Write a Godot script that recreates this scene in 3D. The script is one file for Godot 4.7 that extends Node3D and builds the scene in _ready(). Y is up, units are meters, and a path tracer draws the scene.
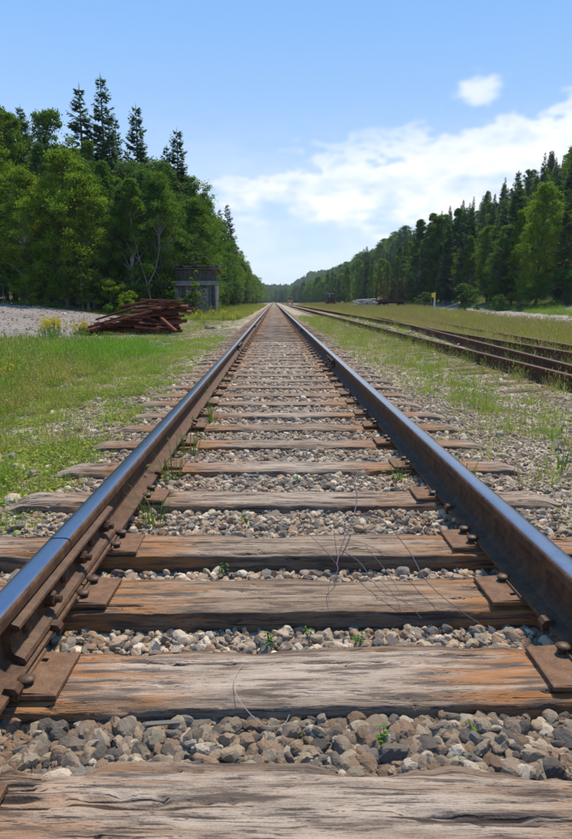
extends Node3D
# World axes: x to the right of the main track's centre line, y up from the top of its ties, forward is -z ("d" below is the distance forward).

var rng := RandomNumberGenerator.new()
var taken := {}
var rough_noise := FastNoiseLite.new()
var patch_noise := FastNoiseLite.new()
var M := {}

# ------------------------------------------------------------------ helpers
class Buf:
	var v := PackedVector3Array()
	var n := PackedVector3Array()
	var uv := PackedVector2Array()
	var c := PackedColorArray()
	var ix := PackedInt32Array()
	var use_uv := false
	var use_c := false
	func vert(p: Vector3, nn: Vector3, u := Vector2.ZERO, col := Color.WHITE) -> int:
		v.append(p); n.append(nn); uv.append(u); c.append(col)
		return v.size() - 1
	func tri(a: Vector3, b: Vector3, cc: Vector3, col := Color.WHITE) -> void:
		var nn := (cc - a).cross(b - a).normalized()
		var i := v.size()
		v.append(a); v.append(b); v.append(cc)
		n.append(nn); n.append(nn); n.append(nn)
		uv.append(Vector2.ZERO); uv.append(Vector2.ZERO); uv.append(Vector2.ZERO)
		c.append(col); c.append(col); c.append(col)
		ix.append(i); ix.append(i + 1); ix.append(i + 2)
	func quad(a: Vector3, b: Vector3, cc: Vector3, d: Vector3, col := Color.WHITE) -> void:
		var nn := (cc - a).cross(b - a).normalized()
		var i := v.size()
		v.append(a); v.append(b); v.append(cc); v.append(d)
		for k in 4:
			n.append(nn); uv.append(Vector2.ZERO); c.append(col)
		ix.append(i); ix.append(i + 1); ix.append(i + 2)
		ix.append(i); ix.append(i + 2); ix.append(i + 3)
	func arrays() -> Array:
		var a := []
		a.resize(Mesh.ARRAY_MAX)
		a[Mesh.ARRAY_VERTEX] = v
		a[Mesh.ARRAY_NORMAL] = n
		if use_uv: a[Mesh.ARRAY_TEX_UV] = uv
		if use_c: a[Mesh.ARRAY_COLOR] = c
		a[Mesh.ARRAY_INDEX] = ix
		return a
	func mesh(m: Material = null, into: ArrayMesh = null) -> ArrayMesh:
		var am := into if into else ArrayMesh.new()
		am.add_surface_from_arrays(Mesh.PRIMITIVE_TRIANGLES, arrays())
		if m: am.surface_set_material(am.get_surface_count() - 1, m)
		return am
	# a box with bevelled long edges, given by a transform (axes = half sizes)
	func box(t: Transform3D, col := Color.WHITE) -> void:
		var p := []
		for k in 8:
			p.append(t * Vector3(-1 if k & 1 == 0 else 1, -1 if k & 2 == 0 else 1, -1 if k & 4 == 0 else 1))
		quad(p[0], p[1], p[3], p[2], col); quad(p[5], p[4], p[6], p[7], col)
		quad(p[4], p[0], p[2], p[6], col); quad(p[1], p[5], p[7], p[3], col)
		quad(p[2], p[3], p[7], p[6], col); quad(p[4], p[5], p[1], p[0], col)
	# a tapered tube through points
	func tube(pts: Array, radii: Array, sides := 6, col := Color.WHITE) -> void:
		var rings := []
		for k in pts.size():
			var dir: Vector3 = (pts[mini(k + 1, pts.size() - 1)] - pts[maxi(k - 1, 0)]).normalized()
			var a := dir.cross(Vector3(0.31, 0.2, 0.93)).normalized()
			if a.length() < 0.5: a = dir.cross(Vector3.RIGHT).normalized()
			var b := dir.cross(a).normalized()
			var ring := []
			for s in sides:
				var w := TAU * s / sides
				var o := a * cos(w) + b * sin(w)
				ring.append(vert(pts[k] + o * radii[k], o, Vector2(float(s) / sides, k), col))
			rings.append(ring)
		for k in pts.size() - 1:
			for s in sides:
				var q: int = (s + 1) % sides
				ix.append(rings[k][s]); ix.append(rings[k + 1][s]); ix.append(rings[k + 1][q])
				ix.append(rings[k][s]); ix.append(rings[k + 1][q]); ix.append(rings[k][q])
		var last: int = pts.size() - 1
		for s in range(1, sides - 1):
			ix.append(rings[last][0]); ix.append(rings[last][s]); ix.append(rings[last][s + 1])
			ix.append(rings[0][0]); ix.append(rings[0][s + 1]); ix.append(rings[0][s])
	# closed profile (x, y) swept along -z from d0 to d1
	func sweep(profile: Array, d0: float, d1: float, cap := true, at := Vector2.ZERO, col := Color.WHITE) -> void:
		var m := profile.size()
		for k in m:
			var a: Vector2 = profile[k] + at
			var b: Vector2 = profile[(k + 1) % m] + at
			quad(Vector3(a.x, a.y, -d0), Vector3(b.x, b.y, -d0), Vector3(b.x, b.y, -d1), Vector3(a.x, a.y, -d1), col)
		if cap:
			var idx := Geometry2D.triangulate_polygon(PackedVector2Array(profile))
			for k in range(0, idx.size(), 3):
				for d in [d0, d1]:
					var q := []
					for j in 3:
						var pp: Vector2 = profile[idx[k + j]] + at
						q.append(Vector3(pp.x, pp.y, -d))
					tri(q[0], q[1], q[2], col)

func numbered(called: String) -> String:
	if not taken.has(called):
		taken[called] = 0
		return called
	taken[called] += 1
	return "%s_%03d" % [called, taken[called]]

func tag(o: Node, label := "", category := "", group := "", kind := "") -> Node:
	if label: o.set_meta("label", label)
	if category: o.set_meta("category", category)
	if group: o.set_meta("group", group)
	if kind: o.set_meta("kind", kind)
	return o

func thing(called: String, where := Vector3.ZERO, turn := 0.0) -> Node3D:
	var o := Node3D.new()
	o.name = numbered(called)
	add_child(o)
	o.position = where
	o.rotation.y = turn
	return o

func part(called: String, mesh: Mesh, mat: Material, parent: Node, t := Transform3D()) -> MeshInstance3D:
	var o := MeshInstance3D.new()
	o.name = called if parent != self else numbered(called)
	o.mesh = mesh
	if mat: o.material_override = mat
	parent.add_child(o, true)
	o.transform = t
	return o

func many(called: String, mesh: Mesh, mat: Material, ts: Array, cols: PackedColorArray, parent: Node) -> MultiMeshInstance3D:
	var mm := MultiMesh.new()
	mm.transform_format = MultiMesh.TRANSFORM_3D
	mm.use_colors = true
	mm.mesh = mesh
	mm.instance_count = ts.size()
	for k in ts.size():
		mm.set_instance_transform(k, ts[k])
		mm.set_instance_color(k, cols[k])
	var o := MultiMeshInstance3D.new()
	o.name = called if parent != self else numbered(called)
	o.multimesh = mm
	o.material_override = mat
	parent.add_child(o, true)
	o.set_meta("kind", "stuff")
	return o

func lin(r: float, g: float, b: float) -> Color:
	return Color(r, g, b).linear_to_srgb()

func material(col: Color, rough := 0.9, metal := 0.0) -> StandardMaterial3D:
	var m := StandardMaterial3D.new()
	m.albedo_color = col
	m.roughness = rough
	m.metallic = metal
	m.metallic_specular = 0.35
	m.cull_mode = BaseMaterial3D.CULL_DISABLED
	return m

func noise_of(kind: int, freq: float, seed_: int, octaves := 4) -> FastNoiseLite:
	var f := FastNoiseLite.new()
	f.noise_type = kind
	f.frequency = freq
	f.seed = seed_
	f.fractal_type = FastNoiseLite.FRACTAL_FBM
	f.fractal_octaves = octaves
	return f

# a tiling picture whose values run through a colour ramp (linear colours)
func ramp_texture(size: int, f: FastNoiseLite, f2: FastNoiseLite, stops: Array, fine := 0.35) -> ImageTexture:
	var a := f.get_seamless_image(size, size).get_data()
	var b := f2.get_seamless_image(size, size).get_data()
	var out := PackedByteArray()
	out.resize(size * size * 3)
	for k in size * size:
		var t := clampf((a[k] * (1.0 - fine) + b[k] * fine) / 255.0, 0.0, 0.9999) * (stops.size() - 1)
		var i := int(t)
		var c: Color = stops[i].lerp(stops[i + 1], t - i).linear_to_srgb()
		out[k * 3] = int(c.r * 255.0)
		out[k * 3 + 1] = int(c.g * 255.0)
		out[k * 3 + 2] = int(c.b * 255.0)
	return ImageTexture.create_from_image(Image.create_from_data(size, size, false, Image.FORMAT_RGB8, out))

func height_texture(size: int, f: FastNoiseLite) -> ImageTexture:
	return ImageTexture.create_from_image(f.get_seamless_image(size, size))

func triplanar(m: StandardMaterial3D, scale: float, world := true) -> StandardMaterial3D:
	m.uv1_triplanar = true
	m.uv1_world_triplanar = world
	m.uv1_scale = Vector3.ONE * scale
	return m

# ------------------------------------------------------------------ sky
func cloud_belt(az: float) -> Vector2:
	# top and bottom elevation (degrees) of the low belt of cloud in each direction round the horizon
	var swell := 0.5 - 0.5 * cos(deg_to_rad(az + 14.0) * 4.0)
	return Vector2(9.8 + 5.6 * swell, 8.9 - 3.0 * swell)

func make_sky() -> ImageTexture:
	var w := 2048
	var h := 1024
	var out := PackedByteArray()
	out.resize(w * h * 3)
	var f := noise_of(FastNoiseLite.TYPE_SIMPLEX_SMOOTH, 1.0, 11, 5)
	var f2 := noise_of(FastNoiseLite.TYPE_SIMPLEX_SMOOTH, 1.0, 23, 4)
	var puffs := [Vector3(17.2, 16.5, 1.7)]
	var r := RandomNumberGenerator.new()
	r.seed = 5
	for k in 16:
		puffs.append(Vector3(45.0 + k * 18.5 + r.randf_range(-5, 5), r.randf_range(15.0, 24.0), r.randf_range(1.2, 2.4)))
	var low := Color(0.55, 0.66, 0.70)
	var high := Color(0.078, 0.26, 0.62)
	for y in h:
		var el := 90.0 - (y + 0.5) / h * 180.0
		for x in w:
			var i := (y * w + x) * 3
			var c: Color
			if el < -1.0:
				c = Color(0.16, 0.17, 0.13)
			else:
				var e := maxf(el, 0.0)
				c = high.lerp(low, exp(-pow(e / 15.0, 1.15)))
				if e < 40.0:
					var az := (x + 0.5) / w * 360.0
					if az > 180.0: az -= 360.0
					var a := deg_to_rad(az)
					var p := Vector3(sin(a), 0, cos(a)) * 7.0 + Vector3(0, e * 0.34, 0)
					var n := f.get_noise_3dv(p) + 0.5 * f2.get_noise_3dv(p * 3.4)
					var belt := cloud_belt(az)
					var wob := n * 3.4
					var k := smoothstep(belt.x + 0.7, belt.x - 0.9, e + wob) * smoothstep(belt.y - 2.4, belt.y + 1.6, e + wob * 0.9)
					k *= clampf(0.72 + n * 0.7, 0.0, 0.95) * smoothstep(7.5, 13.0, belt.x + 1.6)
					var veil := clampf(0.16 + n * 0.32, 0.0, 0.5) * smoothstep(17.0, 6.0, e)
					k = maxf(k, veil)
					for q in puffs:
						var dx: float = (az - q.x)
						if absf(dx) < 6.0 and absf(e - q.y) < 4.0:
							var rr: float = sqrt(dx * dx + pow((e - q.y) * 1.8, 2.0)) / q.z
							k = maxf(k, smoothstep(1.3, -0.1, rr + n * 1.6) * 0.66)
					c = c.lerp(Color(0.72, 0.725, 0.735), clampf(k, 0.0, 1.0))
			c = c.linear_to_srgb()
			out[i] = int(clampf(c.r, 0, 1) * 255.0)
			out[i + 1] = int(clampf(c.g, 0, 1) * 255.0)
			out[i + 2] = int(clampf(c.b, 0, 1) * 255.0)
	return ImageTexture.create_from_image(Image.create_from_data(w, h, false, Image.FORMAT_RGB8, out))

# ------------------------------------------------------------------ terrain
func lot_amount(x: float, d: float) -> float:
	# the bare gravel yard on the left
	var e := patch_noise.get_noise_2d(x * 2.0, d * 2.0) * 1.2
	var near_edge := 17.6 + (x + 7.5) * 0.35 + e
	var far_edge := 35.0 + (x + 3.0) * -0.25 + e
	var right_edge := -3.4 - (d - 19.0) * 0.06 + e * 0.5
	return smoothstep(near_edge - 0.5, near_edge + 0.5, d) * smoothstep(far_edge + 1.0, far_edge - 1.0, d) * smoothstep(right_edge + 0.6, right_edge - 0.6, x)

func road_amount(x: float, d: float) -> float:
	# the gravel road on the right, drawing away from the track
	if d < 6.0 or d > 140.0: return 0.0
	var e := patch_noise.get_noise_2d(x * 1.5 + 40.0, d * 1.5) * 1.0
	var near_side := 11.0 + (d - 25.0) * 0.14 + e
	var far_side := near_side + 6.0
	return smoothstep(near_side - 0.6, near_side + 0.6, x) * smoothstep(far_side + 0.6, far_side - 0.6, x) * smoothstep(120.0, 85.0, d)

func height(x: float, d: float) -> float:
	var ax := absf(x)
	var n := rough_noise.get_noise_2d(x, d)
	var y := lerpf(-0.072, -0.036, smoothstep(2.0, 3.2, d))
	y = lerpf(y, -0.040, smoothstep(0.85, 1.15, ax) * smoothstep(1.9, 2.6, d))
	y = lerpf(y, -0.13, smoothstep(1.45, 2.6, ax))
	y += n * 0.015 * smoothstep(0.0, 1.2, ax)
	if x < 0.0:
		y += n * 0.07 * smoothstep(2.0, 4.5, ax)
		# the bank of the yard rises towards the wood
		y += 0.95 * smoothstep(5.5, 17.0, ax) * smoothstep(19.0, 36.0, d)
		y += 9.0 * smoothstep(14.0, 60.0, ax) * smoothstep(42.0, 90.0, d)
		y += 6.0 * smoothstep(9.0, 40.0, ax) * smoothstep(50.0, 80.0, d)
	else:
		y += 0.05 * smoothstep(2.2, 3.2, ax) + n * 0.07 * smoothstep(5.5, 8.0, ax)
		y += 0.6 * smoothstep(17.0, 30.0, ax)
		y += 20.0 * smoothstep(22.0, 62.0, ax) * smoothstep(25.0, 60.0, d) + 14.0 * smoothstep(62.0, 200.0, ax)
	# the far end of the valley closes where the line bends away
	y += 20.0 * smoothstep(640.0, 1150.0, d)
	return y

func ground_color(x: float, d: float) -> Color:
	var n := patch_noise.get_noise_2d(x * 3.0, d * 3.0)
	var n2 := rough_noise.get_noise_2d(x * 5.0 + 90.0, d * 5.0)
	var ax := absf(x)
	var bed := Color(0.46, 0.39, 0.305).lerp(Color(0.34, 0.28, 0.21), clampf(0.5 + n2, 0, 1))
	var turf := Color(0.15, 0.155, 0.07).lerp(Color(0.25, 0.215, 0.15), clampf(0.55 + n * 1.2, 0, 1))
	var c := bed.lerp(turf, smoothstep(1.7, 2.9, ax + n * 1.2 + n2 * 0.6))
	if x > 0.0:
		var stony := Color(0.42, 0.36, 0.28)
		c = c.lerp(stony, 0.9 * smoothstep(6.5, 5.0, ax) * clampf(0.7 + n2 * 1.4, 0, 1))
		c = c.lerp(Color(0.36, 0.325, 0.29), road_amount(x, d))
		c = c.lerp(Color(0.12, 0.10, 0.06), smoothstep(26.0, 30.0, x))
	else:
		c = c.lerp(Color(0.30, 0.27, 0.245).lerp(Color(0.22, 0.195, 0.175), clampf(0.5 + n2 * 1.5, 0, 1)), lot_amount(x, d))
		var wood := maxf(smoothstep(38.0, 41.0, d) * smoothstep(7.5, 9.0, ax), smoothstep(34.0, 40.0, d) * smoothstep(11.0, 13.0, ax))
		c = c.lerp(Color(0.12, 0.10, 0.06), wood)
	c = c.lerp(Color(0.09, 0.12, 0.04), smoothstep(420.0, 520.0, d))
	return c

func make_ground() -> void:
	var xs := []
	var x := 0.0
	var step := 0.1
	while x < 900.0:
		xs.append(x)
		if x > 0.0: xs.push_front(-x)
		if x > 2.0: step = 0.2
		if x > 8.0: step = 0.7
		if x > 30.0: step = 4.0
		if x > 120.0: step = 40.0
		x += step
	var ds := []
	var d := -6.0
	while d < 1700.0:
		ds.append(d)
		step = 0.6
		if d > 0.4: step = 0.12
		if d > 6.0: step = 0.25
		if d > 14.0: step = 0.7
		if d > 60.0: step = 3.0
		if d > 200.0: step = 20.0
		d += step
	var b := Buf.new()
	b.use_c = true
	for dd in ds:
		for xx in xs:
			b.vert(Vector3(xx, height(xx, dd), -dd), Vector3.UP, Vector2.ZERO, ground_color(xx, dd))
	var w := xs.size()
	for j in ds.size() - 1:
		for i in w - 1:
			var a := j * w + i
			b.ix.append(a); b.ix.append(a + w); b.ix.append(a + w + 1)
			b.ix.append(a); b.ix.append(a + w + 1); b.ix.append(a + 1)
	for j in ds.size():
		for i in w:
			var l: int = j * w + maxi(i - 1, 0)
			var rr: int = j * w + mini(i + 1, w - 1)
			var u: int = maxi(j - 1, 0) * w + i
			var o: int = mini(j + 1, ds.size() - 1) * w + i
			b.n[j * w + i] = (b.v[rr] - b.v[l]).cross(b.v[o] - b.v[u]).normalized()
	ground = part("ground", b.mesh(), M.ground, self)
	tag(ground, "gravel and turf ground on both sides of the railway track", "ground", "", "structure")

var ground: MeshInstance3D

# ------------------------------------------------------------------ wood
const TIE_LENGTH := 2.6
const TIE_WIDTH := 0.245
const RAIL_X := 0.7535

class Wood:
	var grain := FastNoiseLite.new()
	var band := FastNoiseLite.new()
	var blot := FastNoiseLite.new()
	var fissure := FastNoiseLite.new()
	var open := FastNoiseLite.new()
	var gape := 0.085
	func _init(s: int) -> void:
		if s == 3: gape = 0.23
		var k := 0
		for f in [grain, band, blot, fissure, open]:
			f.noise_type = FastNoiseLite.TYPE_SIMPLEX_SMOOTH
			f.frequency = 1.0
			f.seed = s * 17 + k
			f.fractal_type = FastNoiseLite.FRACTAL_FBM
			f.fractal_octaves = 3
			k += 1
	# u metres along the beam, s metres round it: how deep the fissure there is (0 to 1)
	func crack(u: float, s: float) -> float:
		var bend := band.get_noise_2d(u * 1.7, s * 3.0) * 0.012
		var f := absf(fissure.get_noise_2d(u * 0.55, (s + bend) * 26.0))
		var wide := clampf(open.get_noise_2d(u * 1.6, s * 14.0) * 1.6 + 0.05, 0.0, 1.0) * gape
		return smoothstep(wide, wide * 0.25, f) if wide > 0.004 else 0.0

func wood_textures(s: int, brown: float, rusty: float) -> Array:
	var w := 2048
	var h := 448
	var wood := Wood.new(s)
	var speck := noise_of(FastNoiseLite.TYPE_SIMPLEX_SMOOTH, 1.0, s * 7 + 90, 2)
	var col := PackedByteArray()
	col.resize(w * h * 3)
	var hi := PackedByteArray()
	hi.resize(w * h)
	var pale := Color(0.375, 0.32, 0.26).lerp(Color(0.25, 0.185, 0.125), brown)
	var mid := Color(0.19, 0.147, 0.11).lerp(Color(0.115, 0.077, 0.05), brown)
	var dark := Color(0.042, 0.030, 0.025)
	var rust := Color(0.255, 0.108, 0.032)
	var stain := Color(0.062, 0.042, 0.034)
	var creosote := Color(0.105, 0.068, 0.043)
	for y in h:
		var sv := float(y) / h * 0.58
		for x in w:
			var u := float(x) / w * TIE_LENGTH
			var g := wood.grain.get_noise_2d(u * 12.0, sv * 330.0)
			var b := wood.band.get_noise_2d(u * 1.6, sv * 24.0)
			var bl := wood.blot.get_noise_2d(u * 3.6, sv * 34.0)
			var sp := speck.get_noise_2d(u * 120.0, sv * 420.0)
			var c := mid.lerp(pale, clampf(0.62 + b * 0.75 + g * 0.55 + sp * 0.35, 0.0, 1.0))
			# the sawn sides kept their brown preservative, the tops are bleached
			var side := smoothstep(0.045, 0.0, minf(sv - 0.17, 0.41 - sv) + g * 0.03 + bl * 0.035)
			c = c.lerp(creosote.lerp(mid, clampf(0.4 + b + g * 0.8, 0, 1)), side * 0.75)
			c = c.lerp(dark, smoothstep(0.08, 0.42, bl + g * 0.5 + sp * 0.18) * 0.78)
			var from_rail := absf(absf(u - TIE_LENGTH * 0.5) - RAIL_X)
			var ru := smoothstep(0.50, 0.10, from_rail + b * 0.22 + bl * 0.20 + g * 0.12)
			c = c.lerp(rust.lerp(stain, clampf(0.22 + bl * 1.5 - g * 0.8, 0, 1)), ru * rusty)
			var k := wood.crack(u, sv)
			var hair := smoothstep(0.045, 0.012, absf(wood.fissure.get_noise_2d(u * 1.9 + 40.0, sv * 95.0))) * smoothstep(-0.05 if s != 3 else -0.4, 0.25 if s != 3 else 0.1, wood.open.get_noise_2d(u * 3.0 + 9.0, sv * 12.0))
			c = c.lerp(Color(0.025, 0.019, 0.016), maxf(k * 0.92, hair * 0.75))
			c = c.linear_to_srgb()
			var i := y * w + x
			col[i * 3] = int(c.r * 255.0)
			col[i * 3 + 1] = int(c.g * 255.0)
			col[i * 3 + 2] = int(c.b * 255.0)
			hi[i] = int(clampf(0.66 + g * 0.22 + sp * 0.16 - k * 0.6 - hair * 0.4, 0.0, 1.0) * 255.0)
	return [ImageTexture.create_from_image(Image.create_from_data(w, h, false, Image.FORMAT_RGB8, col)), ImageTexture.create_from_image(Image.create_from_data(w, h, false, Image.FORMAT_L8, hi))]

# one tie as a swept, worn and split beam; wear = how much its edges are chewed
func tie_mesh(s: int, texture_seed: int, along: int, across: int, wear: float, length := TIE_LENGTH, width := TIE_WIDTH, deep := 0.17) -> ArrayMesh:
	var wood := Wood.new(texture_seed)
	var shape := noise_of(FastNoiseLite.TYPE_SIMPLEX_SMOOTH, 1.0, s, 4)
	var b := Buf.new()
	b.use_uv = true
	var path := []   # (z, y, distance round) from the far bottom over the top to the near bottom
	var side := maxi(3, across / 3)
	for k in side: path.append(Vector3(-width / 2, -deep + deep * k / side, deep * k / side))
	for k in across + 1: path.append(Vector3(-width / 2 + width * k / across, 0, deep + width * k / across))
	for k in side: path.append(Vector3(width / 2, -deep * (k + 1) / side, deep + width + deep * (k + 1) / side))
	var total := deep * 2 + width
	var m := path.size()
	var rows := []
	for i in along + 1:
		var u := float(i) / along
		var x := (u - 0.5) * length
		var end := minf(u, 1.0 - u) * length
		var row := PackedVector3Array()
		for k in m:
			var p: Vector3 = path[k]
			var q := Vector3(x, p.y, p.x)
			var top := smoothstep(-0.07, 0.0, p.y)
			var edge := (width / 2 - absf(p.x))   # 0 at the long edges
			var to_edge := edge + absf(minf(p.y, 0.0))
			var n := shape.get_noise_2d(x * 2.2, signf(p.x) * 3.0 + p.y * 6.0)
			var n2 := shape.get_noise_3d(x * 9.0, p.x * 22.0, p.y * 22.0)
			var chew := smoothstep(0.055, 0.0, to_edge) * (0.006 + wear * maxf(0.0, 0.25 + n * 1.5))
			q.y -= chew * 0.9
			q.z -= signf(p.x) * chew * 0.8
			q.y += n2 * 0.0035 * top + shape.get_noise_2d(x * 1.1, p.x * 4.0 + 7.0) * 0.007 * top
			q.z += n2 * 0.004 + shape.get_noise_2d(x * 1.3, 33.0) * 0.006
			if across > 16:
				var cr := wood.crack(u * TIE_LENGTH, p.z / total * 0.58)
				q.y -= cr * 0.011 * top
				q.z -= signf(p.x) * cr * 0.007 * (1.0 - top)
			# rounded, splintered ends
			var drop := smoothstep(0.10, 0.0, end) * (0.022 + 0.03 * maxf(0.0, shape.get_noise_2d(p.x * 9.0, signf(x) * 5.0)))
			q.y -= drop * top
			q.x += signf(x) * shape.get_noise_2d(p.x * 30.0, p.y * 30.0 + signf(x) * 9.0) * 0.02 * smoothstep(0.06, 0.0, end)
			row.append(q)
		rows.append(row)
	for i in along + 1:
		for k in m:
			var a: Vector3 = rows[maxi(i - 1, 0)][k]
			var c: Vector3 = rows[mini(i + 1, along)][k]
			var e: Vector3 = rows[i][maxi(k - 1, 0)]
			var f: Vector3 = rows[i][mini(k + 1, m - 1)]
			b.vert(rows[i][k], (f - e).cross(c - a).normalized(), Vector2(float(i) / along, path[k].z / total))
	for i in along:
		for k in m - 1:
			var a := i * m + k
			b.ix.append(a); b.ix.append(a + m + 1); b.ix.append(a + 1)
			b.ix.append(a); b.ix.append(a + m); b.ix.append(a + m + 1)
	for e in 2:   # closed ends
		var i: int = 0 if e == 0 else along
		var mid := Vector3(rows[i][0].x, -deep * 0.6, 0)
		var c0 := b.vert(mid, Vector3(-1 if e == 0 else 1, 0, 0), Vector2(0.5, 0.5))
		var ids := []
		for k in m: ids.append(b.vert(rows[i][k], Vector3(-1 if e == 0 else 1, 0, 0), Vector2(0.5 + rows[i][k].z * 0.1, 0.5 + rows[i][k].y * 2.0)))
		for k in m - 1:
			b.ix.append(c0)
			b.ix.append(ids[k] if e == 1 else ids[k + 1])
			b.ix.append(ids[k + 1] if e == 1 else ids[k])
	return b.mesh()

# ------------------------------------------------------------------ track
func rail_profile() -> Array:
	return [Vector2(-0.070, 0.0), Vector2(0.070, 0.0), Vector2(0.070, 0.010), Vector2(0.030, 0.022), Vector2(0.0125, 0.034), Vector2(0.0085, 0.055), Vector2(0.0085, 0.105), Vector2(0.013, 0.119), Vector2(0.0335, 0.127), Vector2(0.0355, 0.133), Vector2(0.036, 0.150), Vector2(0.0355, 0.157), Vector2(0.0325, 0.1625), Vector2(0.0295, 0.1643),
		Vector2(-0.0295, 0.1643), Vector2(-0.0325, 0.1625), Vector2(-0.0355, 0.157), Vector2(-0.036, 0.150), Vector2(-0.0355, 0.133), Vector2(-0.0335, 0.127), Vector2(-0.013, 0.119), Vector2(-0.0085, 0.105), Vector2(-0.0085, 0.055), Vector2(-0.0125, 0.034), Vector2(-0.030, 0.022), Vector2(-0.070, 0.010)]

func rail_mesh(d0: float, d1: float, body: Material, crown: Material) -> ArrayMesh:
	var b := Buf.new()
	var prof := rail_profile()
	# the head's flat joint line between the two materials is inside the rail, so leave that edge of the body open
	for k in prof.size():
		if k == 13: continue
		var p: Vector2 = prof[k]
		var q: Vector2 = prof[(k + 1) % prof.size()]
		b.quad(Vector3(p.x, p.y, -d0), Vector3(q.x, q.y, -d0), Vector3(q.x, q.y, -d1), Vector3(p.x, p.y, -d1))
	var idx := Geometry2D.triangulate_polygon(PackedVector2Array(prof))
	for k in range(0, idx.size(), 3):
		for d in [d0, d1]:
			b.tri(Vector3(prof[idx[k]].x, prof[idx[k]].y, -d), Vector3(prof[idx[k + 1]].x, prof[idx[k + 1]].y, -d), Vector3(prof[idx[k + 2]].x, prof[idx[k + 2]].y, -d))
	var am := b.mesh(body)
	var t := Buf.new()
	var head := [Vector2(0.0295, 0.1643), Vector2(0.027, 0.1655), Vector2(0.018, 0.1672), Vector2(0.0, 0.168), Vector2(-0.018, 0.1672), Vector2(-0.027, 0.1655), Vector2(-0.0295, 0.1643)]
	for k in head.size():
		var dir: Vector2 = head[mini(k + 1, head.size() - 1)] - head[maxi(k - 1, 0)]
		var nn := Vector3(dir.y, -dir.x, 0).normalized()
		nn = nn if nn.y >= -0.2 else -nn
		t.vert(Vector3(head[k].x, head[k].y, -d0), nn)
		t.vert(Vector3(head[k].x, head[k].y, -d1), nn)
	for k in head.size() - 1:
		var a := k * 2
		t.ix.append(a); t.ix.append(a + 2); t.ix.append(a + 3)
		t.ix.append(a); t.ix.append(a + 3); t.ix.append(a + 1)
	for e in 2:
		var ids := []
		for k in head.size(): ids.append(t.vert(Vector3(head[k].x, head[k].y, -(d0 if e == 0 else d1)), Vector3(0, 0, 1 if e == 0 else -1)))
		for k in range(1, head.size() - 1):
			t.ix.append(ids[0]); t.ix.append(ids[k]); t.ix.append(ids[k + 1])
	return t.mesh(crown, am)

func plate_mesh() -> ArrayMesh:
	# ribbed steel plate under the rail, its outline a little bevelled; x across the track, z along
	var b := Buf.new()
	var l := 0.165
	var w := 0.092
	var t := 0.019
	var c := 0.004
	var low := [Vector3(-l, 0, -w), Vector3(l, 0, -w), Vector3(l, 0, w), Vector3(-l, 0, w)]
	var midr := []
	var top := []
	for p in low:
		midr.append(p + Vector3(0, t - c - 0.004 * absf(p.x) / l, 0))
		top.append(Vector3(p.x - signf(p.x) * c, t - 0.006, p.z - signf(p.z) * c))
	for k in 4:
		var q := (k + 1) % 4
		b.quad(low[k], low[q], midr[q], midr[k])
		b.quad(midr[k], midr[q], top[q], top[k])
	# the top rises to the rail seat between two shoulders and is punched with square spike holes
	var xs := [-l + c, -0.097, -0.080, -0.0785, -0.075, -0.0705, 0.0705, 0.075, 0.0785, 0.080, 0.097, l - c]
	var ys := [t - 0.007, t - 0.003, t - 0.002, t + 0.006, t + 0.008, t, t, t + 0.008, t + 0.006, t - 0.002, t - 0.003, t - 0.007]
	var zs := [-w + c, -0.0585, -0.0415, 0.0415, 0.0585, w - c]
	for k in xs.size() - 1:
		for j in zs.size() - 1:
			if (k == 1 or k == xs.size() - 3) and (j == 1 or j == 3):
				for e in [[xs[k], zs[j], xs[k + 1], zs[j]], [xs[k], zs[j + 1], xs[k + 1], zs[j + 1]], [xs[k], zs[j], xs[k], zs[j + 1]], [xs[k + 1], zs[j], xs[k + 1], zs[j + 1]]]:
					b.quad(Vector3(e[0], 0.001, e[1]), Vector3(e[2], 0.001, e[3]), Vector3(e[2], t - 0.003, e[3]), Vector3(e[0], t - 0.003, e[1]))
				continue
			b.quad(Vector3(xs[k], ys[k], zs[j + 1]), Vector3(xs[k], ys[k], zs[j]), Vector3(xs[k + 1], ys[k + 1], zs[j]), Vector3(xs[k + 1], ys[k + 1], zs[j + 1]))
		for s in [-1.0, 1.0]:
			var z: float = s * (w - c)
			b.quad(Vector3(xs[k], t - 0.008, z), Vector3(xs[k + 1], t - 0.008, z), Vector3(xs[k + 1], ys[k + 1], z), Vector3(xs[k], ys[k], z))
	return b.mesh()

func spike_mesh(raised: float) -> ArrayMesh:
	# square shank under a domed, oval head that hooks towards the rail (-x)
	var b := Buf.new()
	b.box(Transform3D(Basis.from_scale(Vector3(0.008, 0.02 + raised / 2, 0.008)), Vector3(0, raised / 2 - 0.02, 0)))
	var rings := [[0.0, 0.60], [0.003, 0.95], [0.008, 1.0], [0.012, 0.70], [0.0135, 0.30]]
	var sides := 12
	var ids := []
	for r in rings:
		var row := []
		for s in sides:
			var w := TAU * s / sides
			var o := Vector3(cos(w) * 0.022 * r[1] - 0.007, raised + r[0], sin(w) * 0.018 * r[1])
			row.append(b.vert(o, Vector3(cos(w) * r[1], -0.3 + r[0] * 160.0, sin(w) * r[1]).normalized()))
		ids.append(row)
	for k in rings.size() - 1:
		for s in sides:
			var q := (s + 1) % sides
			b.ix.append(ids[k][s]); b.ix.append(ids[k + 1][q]); b.ix.append(ids[k + 1][s])
			b.ix.append(ids[k][s]); b.ix.append(ids[k][q]); b.ix.append(ids[k + 1][q])
	for s in range(1, sides - 1):
		b.ix.append(ids[4][0]); b.ix.append(ids[4][s]); b.ix.append(ids[4][s + 1])
		b.ix.append(ids[0][0]); b.ix.append(ids[0][s + 1]); b.ix.append(ids[0][s])
	return b.mesh()

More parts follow.
